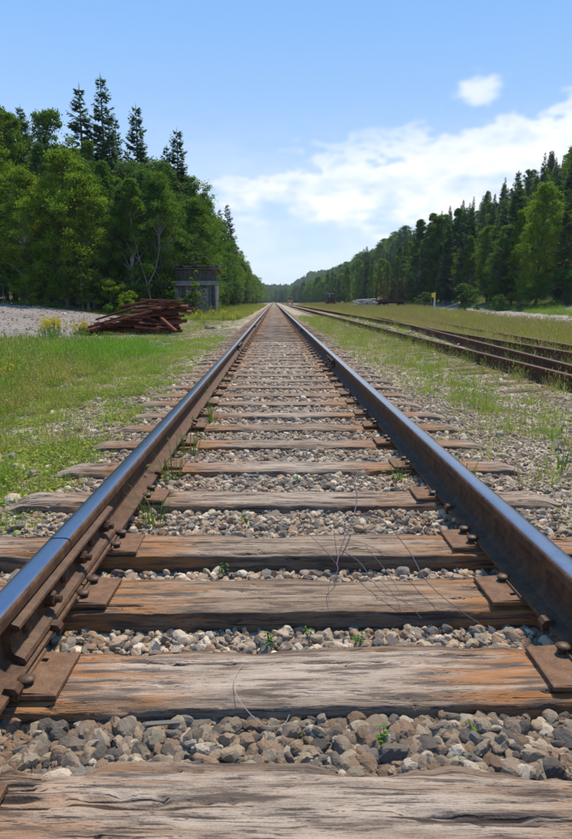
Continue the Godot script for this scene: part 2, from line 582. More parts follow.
func bar_mesh(half: float) -> ArrayMesh:
	var b := Buf.new()
	b.sweep([Vector2(0.0095, 0.036), Vector2(0.030, 0.0245), Vector2(0.060, 0.0155), Vector2(0.063, 0.022), Vector2(0.058, 0.031), Vector2(0.034, 0.043), Vector2(0.0285, 0.055), Vector2(0.0285, 0.090), Vector2(0.036, 0.099), Vector2(0.051, 0.103), Vector2(0.054, 0.110), Vector2(0.052, 0.1165), Vector2(0.034, 0.1235), Vector2(0.014, 0.1175), Vector2(0.0095, 0.104)], -half, half)
	return b.mesh()

func bolt_mesh(nut: bool) -> ArrayMesh:
	# axis along +x
	var b := Buf.new()
	var hexa := func(r: float, x0: float, x1: float, sides: int, bevel: float):
		var rings := [[x0, r], [x1 - bevel, r], [x1, r - bevel]]
		for k in 2:
			for s in sides:
				var a0 := TAU * (s + 0.25) / sides
				var a1 := TAU * (s + 1.25) / sides
				var p := []
				for e in [[k, a0], [k, a1], [k + 1, a1], [k + 1, a0]]:
					p.append(Vector3(rings[e[0]][0], cos(e[1]) * rings[e[0]][1], sin(e[1]) * rings[e[0]][1]))
				b.quad(p[0], p[1], p[2], p[3])
		for s in range(1, sides - 1):
			var q := []
			for e in [0, s, s + 1]:
				var a: float = TAU * (e + 0.25) / sides
				q.append(Vector3(x1, cos(a) * (r - bevel), sin(a) * (r - bevel)))
			b.tri(q[0], q[1], q[2])
	if nut:
		hexa.call(0.0245, -0.002, 0.004, 14, 0.001)
		hexa.call(0.0225, 0.0035, 0.031, 6, 0.004)
		hexa.call(0.0115, 0.030, 0.047, 10, 0.002)
	else:
		hexa.call(0.0195, -0.002, 0.014, 10, 0.006)
	return b.mesh()

var tie_spots := []

func make_track() -> void:
	var track := thing("railway_track")
	tag(track, "straight main railway track with shiny rails on weathered timber ties over gravel ballast", "railway track")
	# ties: the nearest as measured, then at an even spacing with small errors
	var centres := [0.995, 1.435, 1.885, 2.295, 2.90, 3.475, 4.08, 4.64, 5.16, 5.75, 6.30]
	var dd := 6.87
	while centres.size() < 205:
		centres.append(dd + rng.randf_range(-0.035, 0.035))
		dd += 0.565
	var wide := [0.27, 0.262, 0.245, 0.225, 0.25, 0.24, 0.24, 0.235]
	var near_wear := [0.034, 0.012, 0.010, 0.012, 0.016, 0.02, 0.018, 0.02]
	var common := []
	for k in 6: common.append(tie_mesh(200 + k, k % 4, 40, 8, 0.016))
	var simple := []
	for k in 3: simple.append(tie_mesh(300 + k, k % 4, 12, 3, 0.012))
	var plate := plate_mesh()
	var low_spike := spike_mesh(0.004)
	var high_spike := spike_mesh(0.011)
	for k in centres.size():
		var c: float = centres[k]
		var mesh: ArrayMesh
		var which := (k * 3 + 1) % 4
		if k < 8:
			which = [3, 0, 1, 2, 3, 0, 2, 1][k]
			mesh = tie_mesh(100 + k, which, 220, 36 if k < 4 else 20, near_wear[k], TIE_LENGTH, wide[k])
		elif c < 25.0:
			mesh = common[rng.randi() % 6]
			which = rng.randi() % 4
		else:
			mesh = simple[rng.randi() % 3]
			which = rng.randi() % 4
		var turn := rng.randf_range(-0.012, 0.012)
		var off := rng.randf_range(-0.05, 0.05)
		var sink := rng.randf_range(-0.008, 0.0)
		if k == 0: turn = -0.03; sink = 0.0
		if k < 8: off *= 0.6
		var t := Transform3D(Basis(Vector3.UP, turn), Vector3(off, sink, -c))
		if k >= 8 and k % 2 == 1: t.basis = t.basis.rotated(Vector3.UP, PI)
		part("tie", mesh, M.ties[which], track, t)
		tie_spots.append(c)
		if k < 145:
			for s in [-1.0, 1.0]:
				var pt := Transform3D(Basis(Vector3.UP, turn + rng.randf_range(-0.03, 0.03)), Vector3(s * RAIL_X, 0.0, -c + rng.randf_range(-0.015, 0.015)))
				if k == 0: pt.origin.z = -c + 0.02
				var pl := part("tie_plate", plate, M.plate, track, pt)
				if k < 40:
					for e in [[-1.0, -0.05], [-1.0, 0.05], [1.0, 0.05], [1.0, -0.05]]:
						if rng.randf() < 0.4: continue
						var up: ArrayMesh = high_spike if rng.randf() < 0.5 else low_spike
						var face := 0.0 if e[0] > 0 else PI
						part("spike", up, M.spike, pl, Transform3D(Basis(Vector3.UP, face + rng.randf_range(-0.2, 0.2)), Vector3(e[0] * 0.0885, 0.019, e[1])))
	var far_ts := []
	var far_cs := PackedColorArray()
	while dd < 620.0:
		far_ts.append(Transform3D(Basis.IDENTITY, Vector3(rng.randf_range(-0.05, 0.05), -0.004, -dd)))
		far_cs.append(Color.WHITE)
		dd += 0.565
	many("distant_ties", simple[0], M.ties[0], far_ts, far_cs, track)
	# rails in bolted lengths
	var bolt_nut := bolt_mesh(true)
	var bolt_head := bolt_mesh(false)
	var bar := bar_mesh(0.455)
	var short_rail := rail_mesh(0.0, 10.05, M.rail_side, M.rail_top)
	for s in [-1.0, 1.0]:
		var joint := 1.885 if s < 0 else 8.9
		var at := joint - 10.058
		for k in 14:
			part("rail", short_rail, null, track, Transform3D(Basis.IDENTITY, Vector3(s * RAIL_X, 0.019, -at - 0.004)))
			at += 10.058
			if k == 13: break
			for side in [-1.0, 1.0]:
				var turn := 0.0 if side > 0 else PI
				var jb := part("joint_bar", bar, M.bar, track, Transform3D(Basis(Vector3.UP, turn), Vector3(s * RAIL_X, 0.019, -at)))
				if k < 3:
					for j in 6:
						var nut: bool = (j % 2 == 0) == (side * s < 0)
						part("nut" if nut else "bolt_head", bolt_nut if nut else bolt_head, M.bolt, jb, Transform3D(Basis(Vector3.RIGHT, rng.randf_range(0, 1.0)), Vector3(0.0285, 0.0725, -0.365 + j * 0.146)))
		part("rail", rail_mesh(0.0, 900.0 - at, M.rail_side, M.rail_top), null, track, Transform3D(Basis.IDENTITY, Vector3(s * RAIL_X, 0.019, -at - 0.004)))
	# clamps gripping the rail foot close to the near end of the left joint
	var anchor := Buf.new()
	anchor.sweep([Vector2(0.050, 0.014), Vector2(0.074, 0.010), Vector2(0.074, -0.006), Vector2(0.084, -0.008), Vector2(0.088, 0.012), Vector2(0.080, 0.024), Vector2(0.056, 0.027)], -0.016, 0.016)
	var am := anchor.mesh()
	for d in [1.33, 1.62, 3.2]:
		part("rail_anchor", am, M.bolt, track, Transform3D(Basis.IDENTITY, Vector3(-RAIL_X, 0.019, -d)))
	for d in [1.62, 2.62]:
		part("rail_anchor", am, M.bolt, track, Transform3D(Basis(Vector3.UP, PI), Vector3(RAIL_X, 0.019, -d)))

# the rusty siding and its turnout on the right
func make_siding() -> void:
	var t := thing("siding_track", Vector3(0, 0, 0))
	tag(t, "rusty overgrown siding with a turnout branching to the right, beside the main track", "railway track")
	var mid := 4.02
	var base := -0.10
	var short_rail := rail_mesh(0.0, 10.05, M.siding_side, M.siding_top)
	for s in [-1.0, 1.0]:
		for k in 12:
			part("rail", short_rail, null, t, Transform3D(Basis.IDENTITY, Vector3(mid + s * RAIL_X, base + 0.04, -(2.0 + k * 10.058 + (0.0 if s < 0 else 4.0)))))
		var at := 2.0 + 12 * 10.058 + (0.0 if s < 0 else 4.0)
		part("rail", rail_mesh(0.0, 420.0 - at, M.siding_side, M.siding_top), null, t, Transform3D(Basis.IDENTITY, Vector3(mid + s * RAIL_X, base + 0.04, -at)))
	# the branch leaves at 1 in 14
	var angle := atan(0.0695)
	for s in [-1.0, 1.0]:
		var len0 := 42.0
		var x0 := 3.31 if s < 0 else 3.31 + 1.51
		part("branch_rail", rail_mesh(0.0, len0, M.siding_side, M.siding_top), null, t, Transform3D(Basis(Vector3.UP, -angle), Vector3(x0, base + 0.042, -1.2)))
	# check rail beside the frog
	part("check_rail", rail_mesh(0.0, 3.6, M.siding_side, M.siding_side), null, t, Transform3D(Basis.IDENTITY, Vector3(mid - RAIL_X + 0.115, base + 0.038, -19.4)))
	var simple := []
	for k in 4: simple.append(tie_mesh(400 + k, k % 4, 24, 5, 0.02, 2.6))
	var long_tie := []
	for k in 3: long_tie.append(tie_mesh(420 + k, k % 4, 24, 5, 0.02, 3.7))
	var d := 2.6
	var k := 0
	while d < 120.0:
		var branch: bool = d > 7.0 and d < 26.0
		var m: ArrayMesh = long_tie[k % 3] if branch else simple[k % 4]
		part("tie", m, M.old_ties[k % 2], t, Transform3D(Basis(Vector3.UP, rng.randf_range(-0.02, 0.02)), Vector3(mid + rng.randf_range(-0.06, 0.06) + (0.45 if branch else 0.0), base + 0.022 + rng.randf_range(-0.01, 0.004), -d)))
		d += 0.58 + rng.randf_range(-0.04, 0.04)
		k += 1

# ------------------------------------------------------------------ stones
func rock_mesh(s: int, planes: int) -> ArrayMesh:
	var r := RandomNumberGenerator.new()
	r.seed = s
	var cuts := []
	for k in planes:
		cuts.append([Vector3(r.randfn(), r.randfn(), r.randfn()).normalized(), r.randf_range(0.5, 0.95)])
	# an icosahedron split twice, pushed onto the cutting planes
	var g := (1.0 + sqrt(5.0)) / 2.0
	var vs := [Vector3(-1, g, 0), Vector3(1, g, 0), Vector3(-1, -g, 0), Vector3(1, -g, 0), Vector3(0, -1, g), Vector3(0, 1, g), Vector3(0, -1, -g), Vector3(0, 1, -g), Vector3(g, 0, -1), Vector3(g, 0, 1), Vector3(-g, 0, -1), Vector3(-g, 0, 1)]
	var faces := [[0, 11, 5], [0, 5, 1], [0, 1, 7], [0, 7, 10], [0, 10, 11], [1, 5, 9], [5, 11, 4], [11, 10, 2], [10, 7, 6], [7, 1, 8], [3, 9, 4], [3, 4, 2], [3, 2, 6], [3, 6, 8], [3, 8, 9], [4, 9, 5], [2, 4, 11], [6, 2, 10], [8, 6, 7], [9, 8, 1]]
	var tris := []
	for f in faces: tris.append([vs[f[0]].normalized(), vs[f[1]].normalized(), vs[f[2]].normalized()])
	for pass_ in 2:
		var next := []
		for q in tris:
			var ab: Vector3 = (q[0] + q[1]).normalized()
			var bc: Vector3 = (q[1] + q[2]).normalized()
			var ca: Vector3 = (q[2] + q[0]).normalized()
			next.append([q[0], ab, ca]); next.append([ab, q[1], bc]); next.append([ca, bc, q[2]]); next.append([ab, bc, ca])
		tris = next
	var nz := noise_of(FastNoiseLite.TYPE_SIMPLEX_SMOOTH, 1.6, s, 2)
	var put := func(p: Vector3) -> Vector3:
		var d := 1.15
		for c in cuts:
			var k: float = p.dot(c[0])
			if k > 0.01: d = minf(d, c[1] / k)
		return p * d * (1.0 + nz.get_noise_3dv(p * 1.5) * 0.10)
	var b := Buf.new()
	var squash := Vector3(r.randf_range(1.0, 1.5), r.randf_range(0.7, 1.0), r.randf_range(0.8, 1.1))
	for q in tris:
		b.tri(put.call(q[0]) * squash, put.call(q[2]) * squash, put.call(q[1]) * squash)
	return b.mesh()

const STONE_TONES := [Color(0.34, 0.278, 0.20), Color(0.25, 0.20, 0.148), Color(0.19, 0.155, 0.12), Color(0.28, 0.212, 0.146), Color(0.43, 0.37, 0.285), Color(0.115, 0.098, 0.082), Color(0.205, 0.14, 0.09), Color(0.25, 0.17, 0.113), Color(0.165, 0.15, 0.125), Color(0.31, 0.245, 0.17)]

func stone_tone() -> Color:
	var c: Color = STONE_TONES[rng.randi() % STONE_TONES.size()]
	return c * rng.randf_range(0.8, 1.15)

func in_tie(x: float, d: float, r: float) -> bool:
	if absf(x) > 1.28 + r * 0.5: return false
	for k in tie_spots.size():
		var c: float = tie_spots[k]
		if c > d + 0.5: break
		if absf(d - c) < 0.116 + r * 0.6: return true
	return false

func near_rail(x: float, r: float) -> bool:
	return absf(absf(x) - RAIL_X) < 0.06 + r * 0.8

func make_ballast() -> void:
	var rocks := []
	for k in 12: rocks.append(rock_mesh(700 + k, 9))
	var bed := []
	for k in 12: bed.append([[], PackedColorArray()])
	var single := []
	var put := func(x: float, d: float, r: float, lift: float):
		var b := Basis.from_euler(Vector3(rng.randf_range(-0.9, 0.9), rng.randf() * TAU, rng.randf_range(-0.9, 0.9))).scaled(Vector3.ONE * r)
		var p := Vector3(x, height(x, d) + lift, -d)
		# the fresh broken stone of the first crib is darker than the dusty old ballast elsewhere
		var tone := stone_tone() if d < 1.35 and absf(x) < 1.0 else stone_tone() * 1.5
		single.append([Transform3D(b, p), rng.randi() % 12, tone, r / (d + 0.25) * (1.0 if absf(x) < 0.62 * (d + 0.4) else 0.2)])
	# cribs between the ties, several rough layers, finer than the heap in the first crib
	for k in 85000:
		var d := 0.75 + pow(rng.randf(), 1.8) * 14.0
		var x := rng.randf_range(-1.2, 1.2)
		var pick := rng.randf()
		var r := rng.randf_range(0.005, 0.013) if pick < 0.72 else (rng.randf_range(0.014, 0.021) if pick < 0.965 else rng.randf_range(0.021, 0.028))
		if d > 5.0: r *= 1.25
		if in_tie(x, d, r): continue
		put.call(x, d, r, rng.randf_range(-0.007, 0.011))
	# the wide first crib is heaped with larger stones
	for k in 3400:
		var d := rng.randf_range(1.11, 1.32)
		var x := rng.randf_range(-0.80, 0.95)
		var r := rng.randf_range(0.007, 0.017) if rng.randf() < 0.65 else rng.randf_range(0.016, 0.028)
		if in_tie(x, d, r * 0.8): continue
		put.call(x, d, r, rng.randf_range(0.004, 0.036))
	# shoulders and the ground between the tracks
	for k in 42000:
		var d := 1.0 + pow(rng.randf(), 1.7) * 22.0
		var left := rng.randf() < 0.42
		var x := -1.15 - pow(rng.randf(), 1.5) * 1.9 if left else 1.15 + pow(rng.randf(), 1.1) * 2.6
		var r := rng.randf_range(0.007, 0.017) if rng.randf() < 0.88 else (rng.randf_range(0.017, 0.028) if rng.randf() < 0.92 else rng.randf_range(0.028, 0.045))
		if absf(x) > 0.62 * (d + 1.5): continue
		if in_tie(x, d, r): continue
		if patch_noise.get_noise_2d(x * 5.0, d * 5.0) + rng.randf_range(-0.3, 0.3) < -0.25 and absf(x) > 1.8: continue
		put.call(x, d, r, rng.randf_range(-0.008, 0.003))
	for k in 34000:
		var d := 1.2 + pow(rng.randf(), 1.4) * 6.0
		var left := rng.randf() < 0.5
		var x := (-1.0 if left else 1.0) * (1.05 + pow(rng.randf(), 1.6) * 1.9)
		var r := rng.randf_range(0.005, 0.012)
		if absf(x) > 0.62 * (d + 1.2) or in_tie(x, d, r): continue
		put.call(x, d, r, rng.randf_range(-0.002, 0.005))
	# loose stones on the yard, the road and by the siding
	for k in 7000:
		var d := 14.0 + rng.randf() * 26.0
		var x := rng.randf_range(-16.0, 20.0)
		if lot_amount(x, d) + road_amount(x, d) < 0.4 and not (x > 2.4 and x < 6.0): continue
		put.call(x, d, rng.randf_range(0.015, 0.06), 0.0)
	single.sort_custom(func(a, b): return a[3] > b[3])
	var shown := 0
	for e in single:
		if shown < 300:
			var tone := 0
			var best := 9.0
			for k in STONE_TONES.size():
				var df := absf(STONE_TONES[k].r - e[2].r) + absf(STONE_TONES[k].b - e[2].b)
				if df < best: best = df; tone = k
			part("stone", rocks[e[1]], M.stones[tone], ground, e[0])
			shown += 1
		else:
			bed[e[1]][0].append(e[0])
			bed[e[1]][1].append(e[2])
	for k in 12: many("gravel", rocks[k], M.gravel, bed[k][0], bed[k][1], ground)

# ------------------------------------------------------------------ plants
func blade(b: Buf, at: Vector3, dir: float, h: float, lean: float, w: float, col: Color) -> void:
	var side := Vector3(cos(dir + 1.57), 0, sin(dir + 1.57)) * w
	var out := Vector3(cos(dir), 0, sin(dir))
	var p1 := at + Vector3(0, h * 0.5, 0) + out * lean * h * 0.25
	var p2 := at + Vector3(0, h * 0.85, 0) + out * lean * h * 0.65
	var p3 := at + Vector3(0, h * (1.0 - 0.15 * lean), 0) + out * lean * h
	b.quad(at - side, at + side, p1 + side * 0.85, p1 - side * 0.85, col)
	b.quad(p1 - side * 0.85, p1 + side * 0.85, p2 + side * 0.5, p2 - side * 0.5, col)
	b.tri(p2 - side * 0.5, p2 + side * 0.5, p3, col)

func tuft_mesh(s: int, blades: int, h: float, spread: float, w: float, seedy: float, leafy := 0.0) -> ArrayMesh:
	var r := RandomNumberGenerator.new()
	r.seed = s
	var b := Buf.new()
	b.use_c = true
	for k in blades:
		var a := r.randf() * TAU
		var o := Vector3(cos(a), 0, sin(a)) * spread * sqrt(r.randf())
		var hh := h * r.randf_range(0.45, 1.15)
		var shade := r.randf_range(0.75, 1.25)
		var col := Color(shade * r.randf_range(0.9, 1.2), shade, shade * r.randf_range(0.7, 1.0))
		if r.randf() < 0.12: col = Color(2.2, 1.5, 1.5)
		if r.randf() < leafy:
			# a small broad leaf on a stalk
			var tip := o + Vector3(cos(a) * hh * 0.5, hh * r.randf_range(0.3, 0.8), sin(a) * hh * 0.5)
			var sd := Vector3(-sin(a), 0.1, cos(a)) * w * 3.2
			var fo := Vector3(cos(a), r.randf_range(-0.4, 0.3), sin(a)) * w * 6.0
			b.quad(tip - fo, tip + sd, tip + fo, tip - sd, col)
			blade(b, o, a, tip.y * 1.1, 0.6, w * 0.35, col)
		else:
			blade(b, o, a + r.randf_range(-0.6, 0.6), hh, r.randf_range(0.1, 0.8), w * r.randf_range(0.6, 1.2), col)
		if r.randf() < seedy:
			var st := o + Vector3(r.randf_range(-0.02, 0.02), hh * 1.5, r.randf_range(-0.02, 0.02))
			var sc := Color(2.3, 1.05, 1.3)
			blade(b, o, a, hh * 1.5, 0.08, w * 0.3, Color(1.6, 1.2, 1.0))
			b.quad(st + Vector3(-w * 1.6, 0, 0), st + Vector3(0, hh * 0.14, 0), st + Vector3(w * 1.6, hh * 0.05, 0), st - Vector3(0, hh * 0.16, 0), sc)
			b.quad(st + Vector3(0, 0, -w * 1.6), st + Vector3(0, hh * 0.14, 0), st + Vector3(0, hh * 0.05, w * 1.6), st - Vector3(0, hh * 0.16, 0), sc)
	return b.mesh()

func make_grass() -> void:
	var fresh := []
	var dry := []
	var low := []
	for k in 4:
		fresh.append(tuft_mesh(1000 + k, 22, 0.12 + 0.03 * k, 0.10, 0.0030, 0.10, 0.15 + 0.2 * k))
		dry.append(tuft_mesh(1100 + k, 16, 0.16, 0.14, 0.0030, 0.35))
		low.append(tuft_mesh(1200 + k, 18, 0.055, 0.08, 0.0022, 0.0, 0.15 + 0.1 * k))
	var green := Color(0.205, 0.30, 0.046)
	var bright := Color(0.18, 0.33, 0.042)
	var olive := Color(0.36, 0.36, 0.095)
	var straw := Color(0.38, 0.31, 0.17)
	var lists := {}
	for key in ["fresh", "dry", "low"]:
		lists[key] = []
		for k in 4: lists[key].append([[], PackedColorArray()])
	var put := func(key: String, x: float, d: float, s: float, c: Color):
		var k := rng.randi() % 4
		var b := Basis(Vector3.UP, rng.randf() * TAU).scaled(Vector3(s * rng.randf_range(0.9, 1.2), s * rng.randf_range(0.75, 1.25), s * rng.randf_range(0.9, 1.2)))
		lists[key][k][0].append(Transform3D(b, Vector3(x, height(x, d) - 0.006, -d)))
		lists[key][k][1].append(c * rng.randf_range(0.8, 1.2))
	# left meadow
	for k in 46000:
		var d := 1.6 + pow(rng.randf(), 1.5) * 40.0
		var x := -1.45 - rng.randf() * (0.9 + d * 0.56)
		var n := patch_noise.get_noise_2d(x * 3.0, d * 3.0)
		var cover := smoothstep(1.7, 2.9, -x + n * 1.9 + 0.05 * d)
		cover = maxf(cover, 0.45 * smoothstep(-0.05, 0.22, n) + 0.35 * smoothstep(6.0, 14.0, d))
		cover *= 1.0 - lot_amount(x, d) * 0.985
		cover *= lerpf(1.0, smoothstep(-0.28, 0.12, rough_noise.get_noise_2d(x * 3.0 + 20.0, d * 3.0)), 0.8)
		if absf(x) > 0.52 * (d + 2.5): continue
		if rng.randf() > cover: continue
		var lush := smoothstep(9.5, 12.0, d) * smoothstep(18.5, 15.5, d) * smoothstep(-5.2, -4.2, x + n) * smoothstep(-1.6, -2.3, x)
		lush = maxf(lush, smoothstep(0.15, 0.35, n) * 0.5)
		var c := green.lerp(olive, clampf(0.55 + rough_noise.get_noise_2d(x * 4.0, d * 4.0) * 1.6, 0.0, 1.0)).lerp(bright, lush)
		if rng.randf() < 0.16 * (1.0 - lush): c = straw
		var s := lerpf(0.55, 1.25, smoothstep(1.9, 4.0, -x)) * (1.0 + lush * 0.2) * lerpf(1.0, 0.55, smoothstep(10.0, 17.0, d))
		put.call("low" if cover < 0.5 and rng.randf() < 0.6 else "fresh", x, d, s, c)
	for k in 16000:
		var d := 1.7 + pow(rng.randf(), 1.6) * 16.0
		var x := -rng.randf_range(1.15, 2.6)
		var n := patch_noise.get_noise_2d(x * 4.5 + 30.0, d * 4.5)
		if in_tie(x, d, 0.02) or rng.randf() > 0.10 + 0.7 * smoothstep(-0.02, 0.34, n + rng.randf_range(-0.12, 0.12)): continue
		put.call("low", x, d, rng.randf_range(0.6, 1.2), olive.lerp(bright, rng.randf()))
	# the strip between the left wood and the rails, far out
	for k in 9000:
		var d := 36.0 + pow(rng.randf(), 1.3) * 130.0
		var x := -rng.randf_range(1.7, 7.6)
		if rng.randf() > smoothstep(1.6, 2.6, -x): continue
		put.call("fresh", x, d, rng.randf_range(1.2, 2.2), green.lerp(olive, rng.randf()))
	# between the main track and the siding, short and patchy
	for k in 52000:
		var d := 2.0 + pow(rng.randf(), 1.7) * 40.0
		var x := rng.randf_range(1.2, 5.4)
		if x > 0.52 * (d + 2.5): continue
		var n := patch_noise.get_noise_2d(x * 4.5, d * 4.5)
		var cover := smoothstep(-0.06, 0.22, n + rng.randf_range(-0.10, 0.10)) * smoothstep(1.2, 1.7, x) * smoothstep(-0.25, 0.15, rough_noise.get_noise_2d(x * 6.0, d * 6.0 + 50.0)) + 0.07 + 0.3 * smoothstep(4.0, 14.0, d)
		if absf(x - 4.02) < 0.55: cover *= 0.25
		if rng.randf() > cover * 0.62: continue
		var c := olive.lerp(bright, clampf(0.35 + n * 0.9, 0, 1))
		if rng.randf() < 0.2: c = straw
		if in_tie(x, d, 0.02): continue
		put.call("low" if rng.randf() < 0.75 else "dry", x, d, rng.randf_range(0.5, 0.9), c)
	# tall summer grass beyond the siding
	for k in 42000:
		var d := 6.0 + pow(rng.randf(), 1.4) * 150.0
		var x := 4.9 + rng.randf() * (1.5 + d * 0.33)
		if x > 0.52 * (d + 3.0) or x > 30.0: continue
		var cover := smoothstep(4.9, 5.9, x) * (1.0 - road_amount(x, d))
		if absf(x - (4.82 + (d - 1.2) * 0.0695)) < 0.25 and d < 42.0: cover *= 0.15
		if rng.randf() > cover: continue
		var beyond := smoothstep(9.0, 14.0, x - d * 0.12)
		var n := patch_noise.get_noise_2d(x * 2.0, d * 2.0)
		var c := olive.lerp(straw, clampf(0.42 + n * 1.3, 0, 1)).lerp(green.lerp(bright, 0.45), beyond * 0.85)
		put.call("fresh" if beyond > 0.5 else "dry", x, d, rng.randf_range(0.8, 1.35) * (1.0 + d * 0.008), c)
	# tufts along the rails of the main line, farther out
	for k in 5200:
		var d := 3.0 + pow(rng.randf(), 1.2) * 60.0
		var x := (rng.randf_range(0.86, 1.5) if rng.randf() < 0.7 else rng.randf_range(0.1, 0.62)) * (1.0 if rng.randf() < 0.5 else -1.0)
		if in_tie(x, d, 0.03) or rng.randf() > smoothstep(-0.1, 0.3, patch_noise.get_noise_2d(x * 2.0, d * 1.4)) + 0.05: continue
		put.call("low", x, d, rng.randf_range(0.4, 0.8), green.lerp(olive, rng.randf()))
	for e in [["fresh", fresh, "meadow_grass", "leafy green meadow grass growing left of the track and by the wood"], ["dry", dry, "dry_grass", "tall reddish seeding grass beyond the rusty siding"], ["low", low, "ground_weeds", "low patchy weeds sprouting from the gravel beside the rails"]]:
		for k in 4:
			var o := many(e[2], e[1][k], M.grass, lists[e[0]][k][0], lists[e[0]][k][1], self)
			tag(o, e[3], "grass", "", "stuff")

func leaf(b: Buf, p: Vector3, n: Vector3, s: float, r: RandomNumberGenerator, col: Color) -> void:
	var a := n.cross(Vector3(r.randf_range(-1, 1), r.randf_range(-1, 1), r.randf_range(-1, 1))).normalized()
	var c := n.cross(a)
	b.quad(p - a * s * 0.62, p + c * s * 0.38 + n * s * 0.06, p + a * s * 0.62, p - c * s * 0.38 + n * s * 0.06, col)

# broad-leaved tree: trunk and limbs in one mesh, leaf clumps in the other
func broadleaf(s: int, h: float, radius: float, low: float, clumps: int, per: int, size: float, lean := 0.0, pointed := 0.0) -> Array:
	var r := RandomNumberGenerator.new()
	r.seed = s
	var wood := Buf.new()
	var crown := Buf.new()
	crown.use_c = true
	var trunk := []
	var tr := []
	for k in 8:
		var t := k / 7.0
		trunk.append(Vector3(sin(t * 2.3 + s) * 0.22 * h / 12.0 + lean * t * t, t * h * 0.9, cos(t * 3.1 + s) * 0.2 * h / 12.0))
		tr.append(lerpf(0.016, 0.003, t) * h)
	trunk[0].y = -0.3
	wood.tube(trunk, tr, 7)
	var nz := noise_of(FastNoiseLite.TYPE_SIMPLEX_SMOOTH, 0.28, s, 2)
	for k in clumps:
		var t := pow(r.randf(), 0.85)
		var y := lerpf(low, 1.0, t) * h
		var prof := pow(sin(PI * clampf(0.10 + t * 0.86, 0, 1)), 0.65) * lerpf(1.0, 1.0 - t * 0.75, pointed)
		var a := r.randf() * TAU
		var rad := radius * prof * pow(r.randf(), 0.42) * (1.0 + nz.get_noise_3d(cos(a) * 3, y, sin(a) * 3) * 1.0)
		var i: float = clampf(y / (h * 0.9), 0, 1) * 7.0
		var axis: Vector3 = trunk[mini(int(i), 6)].lerp(trunk[mini(int(i) + 1, 7)], i - int(i))
		var c := Vector3(axis.x + cos(a) * rad, y - rad * 0.12, axis.z + sin(a) * rad)
		var cr := radius * r.randf_range(0.10, 0.24) * (1.0 - 0.3 * t)
		if k % 3 == 0 and rad > 0.5:
			var j := maxi(0, int(i) - 1)
			var st: Vector3 = trunk[j].lerp(trunk[j + 1], 0.5)
			wood.tube([st, st.lerp(c, 0.55) + Vector3(0, 0.12 * rad, 0), c], [tr[j] * 0.42, tr[j] * 0.24, tr[j] * 0.06], 5)
		var tone := r.randf_range(0.72, 1.25)
		var warm := r.randf_range(-0.16, 0.20)
		for q in per:
			var u := Vector3(r.randfn(), r.randfn(), r.randfn()).normalized()
			var p := c + Vector3(r.randfn(), r.randfn() * 0.62, r.randfn()) * cr * 0.62
			var nn := (u * 0.6 + Vector3(0, 0.75, 0) + Vector3(r.randfn(), r.randfn(), r.randfn()) * 0.45).normalized()
			var v := tone * r.randf_range(0.8, 1.2)
			leaf(crown, p, nn, size * r.randf_range(0.7, 1.3), r, Color(v * (1.0 + warm), v, v * (0.95 - warm)))
	return [wood.mesh(), crown.mesh()]

# spruce: drooping whorls of needle sprays
func spruce(s: int, h: float, radius: float, low: float, ragged: float) -> Array:
	var r := RandomNumberGenerator.new()
	r.seed = s
	var wood := Buf.new()
	var crown := Buf.new()
	crown.use_c = true
	wood.tube([Vector3(0, -0.3, 0), Vector3(0.03, h * 0.5, 0.02), Vector3(0, h, 0)], [0.014 * h, 0.009 * h, 0.0015 * h], 7)
	var y := low * h
	while y < h * 0.985:
		var t := (y - low * h) / (h * (1.0 - low))
		var reach := radius * pow(1.0 - t, 0.72) * (0.5 + 0.5 * smoothstep(0.0, 0.15, t)) + 0.12
		var count := 6 + int(3.0 * (1.0 - t))
		for k in count:
			if r.randf() < ragged: continue
			var a := r.randf() * TAU
			var L := reach * r.randf_range(0.62, 1.15)
			var dir := Vector3(cos(a), 0, sin(a))
			var droop := lerpf(0.38, -0.45, t) + r.randf_range(-0.12, 0.12)
			var st := Vector3(0, y, 0)
			var tip := st + dir * L + Vector3(0, -droop * L, 0)
			if L > 0.7: wood.tube([st, tip], [0.004 * h * (1.0 - t * 0.7), 0.0008 * h], 4)
			var n := int(8 + L * 18.0)
			var side := Vector3(-dir.z, 0, dir.x)
			var v0 := r.randf_range(0.75, 1.2)
			for q in n:
				var f := (q + r.randf()) / n
				if f < 0.15: continue
				var p := st.lerp(tip, f) + Vector3(0, 0.16 * L * f * f - 0.05 * L * sin(f * 3.1), 0)
				var e := -1.0 if q % 2 == 0 else 1.0
				var sl := lerpf(0.50, 0.24, f) * minf(1.0, 0.5 + L * 0.45) * r.randf_range(0.7, 1.3)
				var out := (side * e * 0.85 + dir * 0.7 + Vector3(0, r.randf_range(-0.55, 0.1), 0)).normalized()
				var wd := out.cross(Vector3(r.randf_range(-0.5, 0.5), 1, r.randf_range(-0.5, 0.5))).normalized() * sl * 0.25
				var v := v0 * r.randf_range(0.75, 1.25)
				crown.quad(p, p + out * sl * 0.45 + wd, p + out * sl, p + out * sl * 0.5 - wd, Color(v, v, v * r.randf_range(0.9, 1.15)))
		y += h * 0.017 * r.randf_range(0.8, 1.25)
	crown.tube([Vector3(0, h * 0.96, 0), Vector3(0, h * 1.012, 0)], [0.035, 0.006], 4)
	return [wood.mesh(), crown.mesh()]

